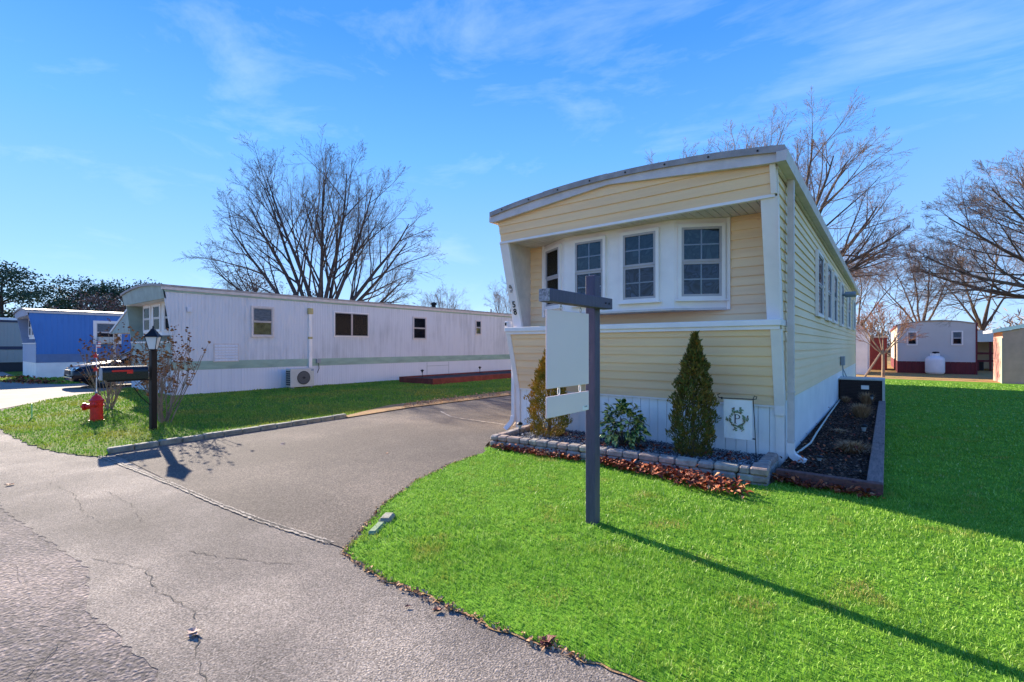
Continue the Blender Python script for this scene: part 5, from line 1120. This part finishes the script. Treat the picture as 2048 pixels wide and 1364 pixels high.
# red timber bed before the white home
rb = thing('red_timber_bed', 'long low red-stained timber bed along the far end of the white home', 'raised bed', (-14.7, 12.5, 0))
MB().box(-15.75, -13.70, 12.45, 12.55, 0, .24).build('timber', M['redwood'], rb, bevel=.006)
for k in range(3): MB().box(-13.80, -13.70, 12.552+k*2.6, 12.55+k*2.6+2.59, 0, .24).build('timber', M['redwood'], rb, bevel=.006)
MB().box(-15.75, -15.65, 12.552, 20.3, 0, .24).build('timber', M['redwood'], rb)
MB().box(-15.64, -13.81, 12.56, 20.3, 0, .19).build('soil', M['soil'], rb)
for x, y, lb in ((-15.3, 13.3, 'little black path light at the near corner of the red timber bed'), (-15.4, 17.0, 'little black path light farther along the red timber bed')):
    t = thing('path_light', lb, 'garden light', (x, y, .19), 'path lights in the red bed', local=True)
    MB().tube([(0, 0, -.05), (0, 0, .26)], .014, 5).build('stake', M['dark'], t); MB().lathe([(.03, .2), (.04, .26), (.075, .27), (.07, .3), (.01, .33)], k=10).build('cap', M['dark'], t)
# awning beside the white home
aw = thing('carport_awning', 'sloping awning with a grey-green gable end over the neighbouring driveway', 'awning', (-22.5, 4.9, 0))
MB().poly([(-21.12, 4.85, 2.95), (-24.0, 4.85, 1.98), (-24.0, 4.85, 2.06), (-21.12, 4.85, 3.03)], (0, 7, 0)).build('roof', M['white'], aw)
MB().poly([(-21.15, 4.87, 2.90), (-23.9, 4.87, 1.98), (-21.15, 4.87, 1.98)], (0, .03, 0)).build('gable_panel', M['greytan'], aw)
for y in (4.95, 8.3, 11.7): MB().box(-23.95, -23.88, y, y+.07, 0, 2.0).build('post', M['white'], aw)
MB().box(-23.95, -23.88, 5.05, 11.7, .9, .95).build('rail', M['white'], aw)
# parked car, its front towards the road
car = thing('parked_car', 'black car parked nose out under the awning between the blue and white homes', 'car', (-22.75, 5.7, 0), local=True)
cs = [(-2.25, .30, .62, .70), (-2.18, .26, .74, .80), (-1.6, .24, .86, .88), (-.75, .24, .98, .90), (-.6, .24, 1.0, .90), (.1, .24, 1.02, .9), (1.3, .24, 1.03, .9), (2.1, .26, 1.0, .86), (2.25, .34, .92, .80)]
vs = []; f_ = []
for y, zl, zt, hw in cs:
    ring_ = [(-hw*.92, zl), (-hw, zl+.15), (-hw, zt-.22), (-hw*.93, zt-.05), (-hw*.7, zt), (hw*.7, zt), (hw*.93, zt-.05), (hw, zt-.22), (hw, zl+.15), (hw*.92, zl)]; vs += [(x, y, z) for x, z in ring_]
for i in range(len(cs)-1):
    for j in range(10): f_.append((10*i+j, 10*i+(j+1) % 10, 10*i+10+(j+1) % 10, 10*i+10+j))
f_ += [tuple(range(9, -1, -1)), tuple(10*(len(cs)-1)+j for j in range(10))]
MB().add(vs, f_).build('body', M['car'], car, smooth=True)
M['carglass'] = mat('car_glass', (.02, .03, .045), .05, .1, 3, spec=1)
gh = [(-.85, .99, .80), (-.05, 1.46, .66), (.9, 1.50, .66), (1.9, 1.02, .78)]
vs = []; f_ = []
vs = [(-.78, -.90, .99), (.78, -.90, .99), (-.62, -.02, 1.44), (.62, -.02, 1.44), (-.62, 1.0, 1.46), (.62, 1.0, 1.46), (-.76, 1.95, 1.01), (.76, 1.95, 1.01)]
MB().add(vs, [(0, 1, 3, 2), (2, 3, 5, 4), (4, 5, 7, 6), (0, 2, 4, 6), (1, 7, 5, 3), (0, 6, 7, 1)]).build('windows', M['carglass'], car)
MB().add([(-.63, -.05, 1.445), (.63, -.05, 1.445), (.63, 1.03, 1.465), (-.63, 1.03, 1.465), (-.58, 0, 1.49), (.58, 0, 1.49), (.58, .98, 1.51), (-.58, .98, 1.51)], [(0, 3, 2, 1), (4, 5, 6, 7), (0, 1, 5, 4), (1, 2, 6, 5), (2, 3, 7, 6), (3, 0, 4, 7)]).build('roof', M['car'], car)
for sx in (-1, 1):
    MB().add([(sx*.45, -2.262, .62), (sx*.80, -2.20, .66), (sx*.82, -2.08, .76), (sx*.48, -2.2, .73)], [(0, 1, 2, 3)]).build('headlight', M['chrome'], car)
    MB().tube([(sx*.80, -.88, .99), (sx*.65, -.02, 1.45), (sx*.65, 1.0, 1.47), (sx*.78, 1.95, 1.02)], .03, 5).build('roof_pillar', M['car'], car)
    MB().box(sx*1.02-.08, sx*1.02+.08, -.65, -.52, .98, 1.10).build('mirror', M['car'], car, bevel=.02)
    for y in (-1.42, 1.38):
        wh = MB(); wh.lathe([(.30, -.10), (.335, -.08), (.335, .08), (.30, .10)], (sx*.82, y, .335), 20, 'X'); W = wh.build('wheel', M['rubber'], car)
        MB().lathe([(.21, -.02), (.18, .02), (.05, .03)] if sx > 0 else [(.05, -.03), (.18, -.02), (.21, .02)], (sx*.925, y, .335), 14, 'X').build('rim', M['chrome'], W)
MB().box(-.42, .42, -2.275, -2.255, .50, .66).build('grille', M['acdark'], car); MB().box(-.7, .7, -2.28, -2.24, .36, .42).build('bumper_trim', M['chrome'], car, bevel=.01)
# blue home and tan home
BH = slant_home('blue_home', 'bright blue ribbed mobile home with slanted front beyond the parked car', 'mobile home', -30.83, -35.1, 3.6, 16.5, 3.18,
                M['bluemetal'], M['white_skirt'], M['bluefront'], M['bluelow'], (.72, 1.12), lean=.5)
window(BH, (-30.83, 5.6), (0, 1, 0), 1.1, 1.6, 2.76, trim=.12, depth=.05, grid=False, upper='blind', lower='darkroom', frame='cream')
MB().box(-30.83, -30.45, 5.75, 6.45, 1.65, 1.95).build('window_air_conditioner', M['acwhite'], BH)
TH = thing('tan_home', 'tan ribbed mobile home with a navy band at the far left edge', 'mobile home', (-42, 3, 0))
MB().box(-44.2, -40, 2.9, 15, .55, 3.0).build('wall', M['tan'], TH); MB().box(-39.99, -39.97, 2.9, 15, 1.30, 1.48).build('band', M['navy'], TH)
MB().box(-44.1, -40.05, 3.0, 14.9, 0, .55).build('skirt', M['acdark'], TH); MB().box(-44.3, -39.9, 2.8, 15.1, 3.0, 3.14).build('roof', M['white'], TH)
MB().box(-39.99, -39.96, 2.9, 15, 2.88, 3.0).build('eave_band', M['navy'], TH)

# ------------------------------------------------------------------ right background: grey home, tank, sheds, carport
FH = thing('grey_home', 'small grey vinyl-sided home with maroon skirting at the back of the lawn', 'mobile home', (.45, 34.2, 0), local=True)
W_ = 3.15
def far(x): return 2.66+.20*(1-((x-W_/2)/(W_/2))**2)
for i in range(17):
    z0 = .66+i*.125; xs_ = [x for x in np.linspace(.06, W_-.06, 13) if far(x) > z0+.02]
    if len(xs_) < 2: continue
    vs = []; f_ = []
    for x in xs_: t1 = min(z0+.127, far(x)); vs += [(x, 0, z0), (x, -.014, z0), (x, -.002, t1)]
    for k in range(len(xs_)-1): a = 3*k; f_ += [(a, a+1, a+4, a+3), (a+1, a+2, a+5, a+4)]
    MB().add(vs, f_).build('siding_plank', M['fargrey'], FH)
MB().poly([(x, .02, far(x)) for x in np.linspace(.03, W_-.03, 13)]+[(W_-.03, .02, .6), (.03, .02, .6)], (0, 13, 0)).build('wall_core', M['farcream'], FH)
x = .0
while x < W_-.05: MB().box(x+.005, min(x+.2, W_)-.005, -.01, .02, 0, .655).build('skirt_panel', M['maroon'], FH); x += .2
MB().box(0, .025, .0, 13, 0, .66).build('side_skirt', M['maroon'], FH); MB().box(.025, W_-.03, .05, 12.9, 0, .6).build('skirt_core', M['maroon'], FH)
for i in range(16): MB().add([(.03, .05, .66+i*.125), (.03, 13, .66+i*.125), (.012, 13, .66+i*.125), (.012, .05, .66+i*.125), (.028, .05, .787+i*.125), (.028, 13, .787+i*.125)], [(0, 1, 2, 3), (3, 2, 5, 4)]).build('siding_plank', M['farcream'], FH)
for x0_ in (0, W_-.06): MB().box(x0_, x0_+.06, -.022, .0, .66, 2.66).build('corner_trim', M['fargrey'], FH)
MB().box(W_, W_+.07, -.04, .04, .0, 2.72).build('downspout', M['maroon'], FH); MB().box(-.06, 0, -.05, 13, 2.6, 2.7).build('gutter', M['maroon'], FH); MB().box(W_+.0, W_+.10, .041, 13, 2.6, 2.72).build('gutter', M['maroon'], FH)
vs = []; f_ = []
for k, x in enumerate(np.linspace(-.02, W_+.02, 13)):
    zt = far(min(max(x, 0), W_))+.04; vs += [(x, -.06, zt), (x, 13.1, zt), (x, 13.1, zt-.045), (x, -.06, zt-.045)]
    if k: a = 4*(k-1); b_ = a+4; f_ += [(a, a+1, b_+1, b_), (a+1, a+2, b_+2, b_+1), (a+2, a+3, b_+3, b_+2), (a+3, a, b_, b_+3)]
f_ += [(0, 3, 2, 1), (48, 49, 50, 51)]; MB().add(vs, f_).build('roof', M['roofgrey'], FH)
for xa in (.40, 2.22): window(FH, (xa, -.012), (1, 0, 0), .46, 1.54, 2.30, trim=.05, depth=.04, grid=False, upper='blind', lower='darkroom')
FH.rotation_euler = (0, 0, rad(1.0))
tk = thing('propane_tank', 'upright white propane tank in front of the maroon skirting', 'gas tank', (1.98, 33.5, 0), local=True)
MB().lathe([(.18, .0), (.33, .03), (.385, .09), (.40, .16), (.40, .76), (.385, .84), (.33, .92), (.22, .97), (.1, .985)], k=24).build('body', M['tank'], tk, smooth=True)
MB().lathe([(.20, .955), (.20, 1.10), (.18, 1.10), (.18, .965)], k=16).build('collar', M['tank'], tk); MB().lathe([(.06, .97), (.05, 1.12), (.09, 1.13), (.02, 1.16)], k=10).build('valve', M['dark'], tk)
MB().lathe([(.15, 1.13), (.15, 1.16), (.12, 1.2), (.02, 1.21)], (.03, 0, 0), k=12).build('lid', M['dark'], tk)
SH = thing('tan_shed', 'tan stucco shed with a white low-pitched roof edge at the right edge', 'shed', (3.6, 26.9, 0), local=True)
MB().poly([(0, 0, 0), (3.2, 0, 0), (3.2, 0, 2.78), (0, 0, 2.06)], (0, 2.1, 0)).build('wall', M['shed'], SH)
MB().poly([(-.30, -.06, 2.02), (3.3, -.06, 2.83), (3.3, -.06, 2.97), (-.30, -.06, 2.16)], (0, .04, 0)).build('fascia_board', M['white'], SH)
MB().poly([(-.31, -.02, 2.03), (3.3, -.02, 2.84), (3.3, -.02, 2.95), (-.31, -.02, 2.14)], (0, 2.2, 0)).build('roof', M['white'], SH)
MB().box(-.03, .0, -.03, .11, 0, 1.82).build('corner_trim', M['farcream'], SH)
WS = thing('white_shed', 'pale arched-roof shed behind the rear corner of the yellow home', 'shed', (-2.0, 30.8, 0), local=True)
MB().poly([(-1.6, 0, 0), (1.2, 0, 0), (1.2, 0, 2.1)]+[(1.2*math.cos(t)*1.0+(-.0), 0, 2.1+.62*math.sin(t)) for t in np.linspace(.2, math.pi-.2, 9)]+[(-1.6, 0, 2.1)], (0, 4, 0)).build('wall', M['white_skirt'], WS)
MB().poly([(-1.6, -.02, 2.0)]+[(1.26*math.cos(t), -.02, 2.1+.68*math.sin(t)) for t in np.linspace(math.pi, 0, 11)]+[(1.2, -.02, 2.08)]+[(1.17*math.cos(t), -.02, 2.08+.6*math.sin(t)) for t in np.linspace(0, math.pi, 11)], (0, 4.05, 0)).build('roof', M['white'], WS)
CP = thing('carport', 'carport with pale roof edge and red rails between the grey home and tan shed', 'carport', (5.0, 40, 0))
MB().box(3.6, 8.5, 39.5, 44, 1.75, 2.42).build('roof_edge', M['white_skirt'], CP); MB().box(3.7, 8.5, 43.8, 43.9, 0, 1.75).build('back_wall', M['farcream'], CP)
for x in (4.15, 4.75, 6.6, 8.3): MB().box(x, x+.10, 39.6, 39.7, 0, 1.75).build('post', M['maroon'], CP)
for z in (.55, 1.0): MB().box(3.7, 8.4, 39.62, 39.66, z, z+.12).build('rail', M['maroon'], CP)
for k in range(9): MB().box(3.75+k*.5, 3.82+k*.5, 39.62, 39.66, .0, .55).build('baluster', M['maroon'], CP)
bn = thing('storage_bin', 'dark storage bin under the red rail of the carport', 'bin', (4.3, 40.6, 0))
MB().box(4.0, 4.6, 40.3, 40.8, 0, .55).build('body', M['acdark'], bn, bevel=.03); MB().box(3.97, 4.63, 40.27, 40.83, .55, .60).build('lid', M['galv'], bn)
dk = thing('dark_shed', 'dark brown shed between the pale arched shed and the grey home', 'shed', (-.3, 38, 0))
MB().box(-.9, .0, 37, 40, 0, 2.0).build('wall', M['maroon'], dk); MB().box(-1.0, .05, 36.9, 40.1, 2.0, 2.1).build('roof', M['roofgrey'], dk)
